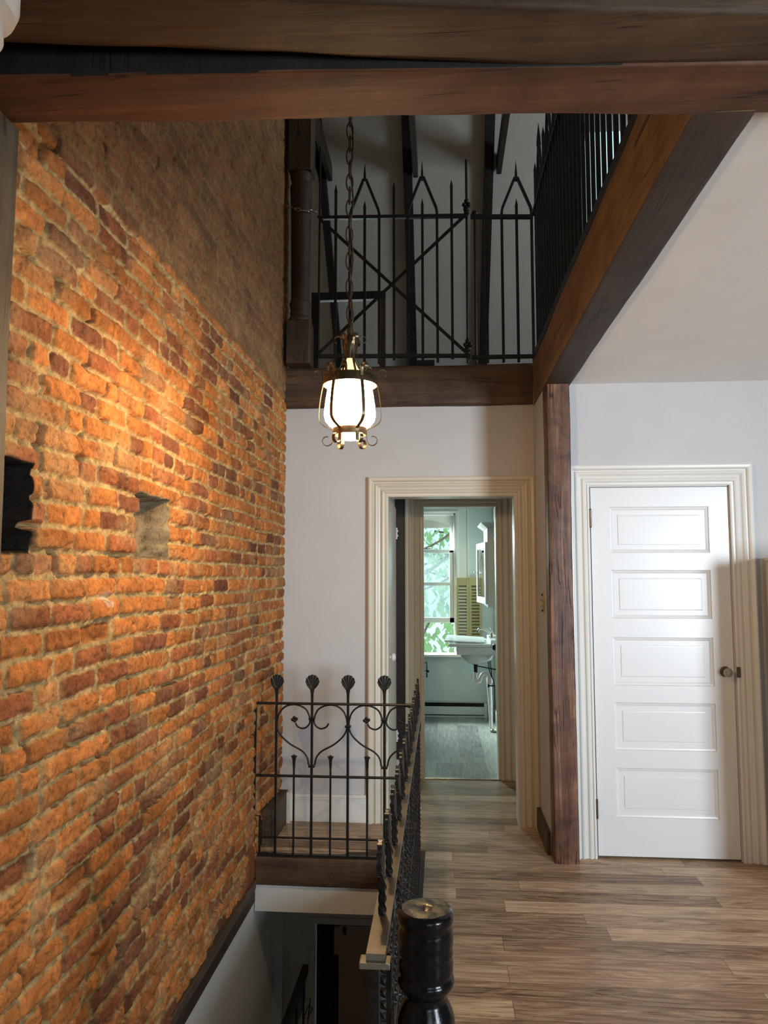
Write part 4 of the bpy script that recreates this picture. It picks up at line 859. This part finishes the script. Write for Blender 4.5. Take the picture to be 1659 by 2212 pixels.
# ------------------------------------------------------------------ outdoors: trees beyond the bathroom window
def tree(x, y, z0, h, seed, label, rad, n):
    r = random.Random(seed); tr = thing('tree', label, 'tree', (x, y, z0), 'trees outside the bathroom window')
    MB().tube([(x, y, z0), (x+.1, y, z0+h*.5), (x, y+.1, z0+h)], .09, 8, scales=[1, .7, .3]).build('trunk', 'bark', tr, smooth=True)
    b = MB()
    for i in range(14):
        z = z0+h*(.25+.7*r.random()); a = r.random()*2*PI; L = rad*(.5+.5*r.random())
        b.tube(smooth_path([(x, y, z), (x+L*.5*math.cos(a), y+L*.5*math.sin(a), z+.2), (x+L*math.cos(a), y+L*math.sin(a), z+.25+.3*r.random())], 4), .018, 5)
    b.build('branches', 'bark', tr)
    m = MB()
    for i in range(n):
        a = r.random()*2*PI; q = rad*(r.random()**.5); c = Vector((x+q*math.cos(a), y+q*math.sin(a)*.7, z0+h*(.2+.85*r.random())))
        s = .05+.05*r.random(); R = Matrix.Rotation(r.random()*6, 3, 'Z') @ Matrix.Rotation(r.random()*2-1+PI/2, 3, 'X')
        pts = [(0, -s, 0), (s*.55, -s*.3, .01), (s*.4, s*.5, 0), (0, s, -.01), (-s*.4, s*.5, 0), (-s*.55, -s*.3, .01)]
        m.add([c+R @ Vector(p) for p in pts], [(0, 1, 2, 3, 4, 5)])
    o = m.build('foliage', 'leaf', tr); o['kind'] = 'stuff'
tree(-.5, 11.6, -3.0, 6.4, 3, 'leafy green tree outside the bathroom window, the nearer one', 1.5, 1700)
tree(1.0, 14.0, -3.0, 6.0, 8, 'leafy green tree farther behind outside the bathroom window', 1.9, 1300)

# ------------------------------------------------------------------ light
wld = bpy.data.worlds.new('sky'); S.world = wld; wld.use_nodes = True
bg = wld.node_tree.nodes['Background']; bg.inputs[0].default_value = (.70, .95, .98, 1); bg.inputs[1].default_value = .98
def area(name, loc, aim, sx, sy, power, col):
    l = bpy.data.lights.new(name, 'AREA'); l.shape = 'RECTANGLE'; l.size = sx; l.size_y = sy; l.energy = power; l.color = col
    o = bpy.data.objects.new(name, l); COL.objects.link(o); o.location = loc
    o.rotation_euler = (Vector(aim)-Vector(loc)).to_track_quat('-Z', 'Z').to_euler() if 0 else Matrix(
        [list(v) for v in zip(*(lambda F: (lambda R: (R, R.cross(F)*1, -F))(F.cross(Vector((0, 0, 1))).normalized()))((Vector(aim)-Vector(loc)).normalized()))]).to_euler()
    return o
pl = bpy.data.lights.new('lantern_bulb', 'POINT'); pl.energy = 60; pl.color = (1, .70, .38); pl.shadow_soft_size = .022
plo = bpy.data.objects.new('lantern_bulb', pl); COL.objects.link(plo); plo.location = (LX, LY, 2.135)
dw = area('daylight_front_window', (4.02, -1.60, 1.5), (1.15, 3.6, 1.45), 1.05, 1.40, 62, (.78, .89, 1)); dw.data.spread = math.radians(80)
area('added_rear_fill', (1.6, -3.15, 1.5), (1.3, 0, 1.4), 1.35, 1.35, 16, (.86, .92, 1))  # added fill lamp at the made-up rear window
area('daylight_bathroom_window', (-1.15, 9.15, 2.1), (-.1, 7.6, 1.1), 1.0, 1.6, 680, (.82, .98, .96))
area('daylight_loft_window', (4.36, 4.2, 4.0), (2, 4.8, 3.7), 1.5, 1.3, 72, (.85, .93, 1))

# ------------------------------------------------------------------ camera
a, p = math.radians(4.45), math.radians(4.79)
Rv = Vector((math.cos(a), math.sin(a), 0)); Fv = Vector((-math.sin(a)*math.cos(p), math.cos(a)*math.cos(p), math.sin(p))); Uv = Rv.cross(Fv)
cam = bpy.data.cameras.new('camera'); co = bpy.data.objects.new('camera', cam); COL.objects.link(co)
co.matrix_world = Matrix(((Rv.x, Uv.x, -Fv.x, 0), (Rv.y, Uv.y, -Fv.y, 0), (Rv.z, Uv.z, -Fv.z, 1.53), (0, 0, 0, 1)))
cam.sensor_fit = 'VERTICAL'; cam.sensor_height = 24; cam.lens = 24*1600/2212; cam.clip_start = .02
S.camera = co
for o in bpy.data.objects:
    if '_o' in o: del o['_o']
vs_ = S.view_settings; vs_.view_transform = 'Standard'; vs_.look = 'None'; vs_.exposure = .3; vs_.gamma = 1; vs_.use_curve_mapping = False
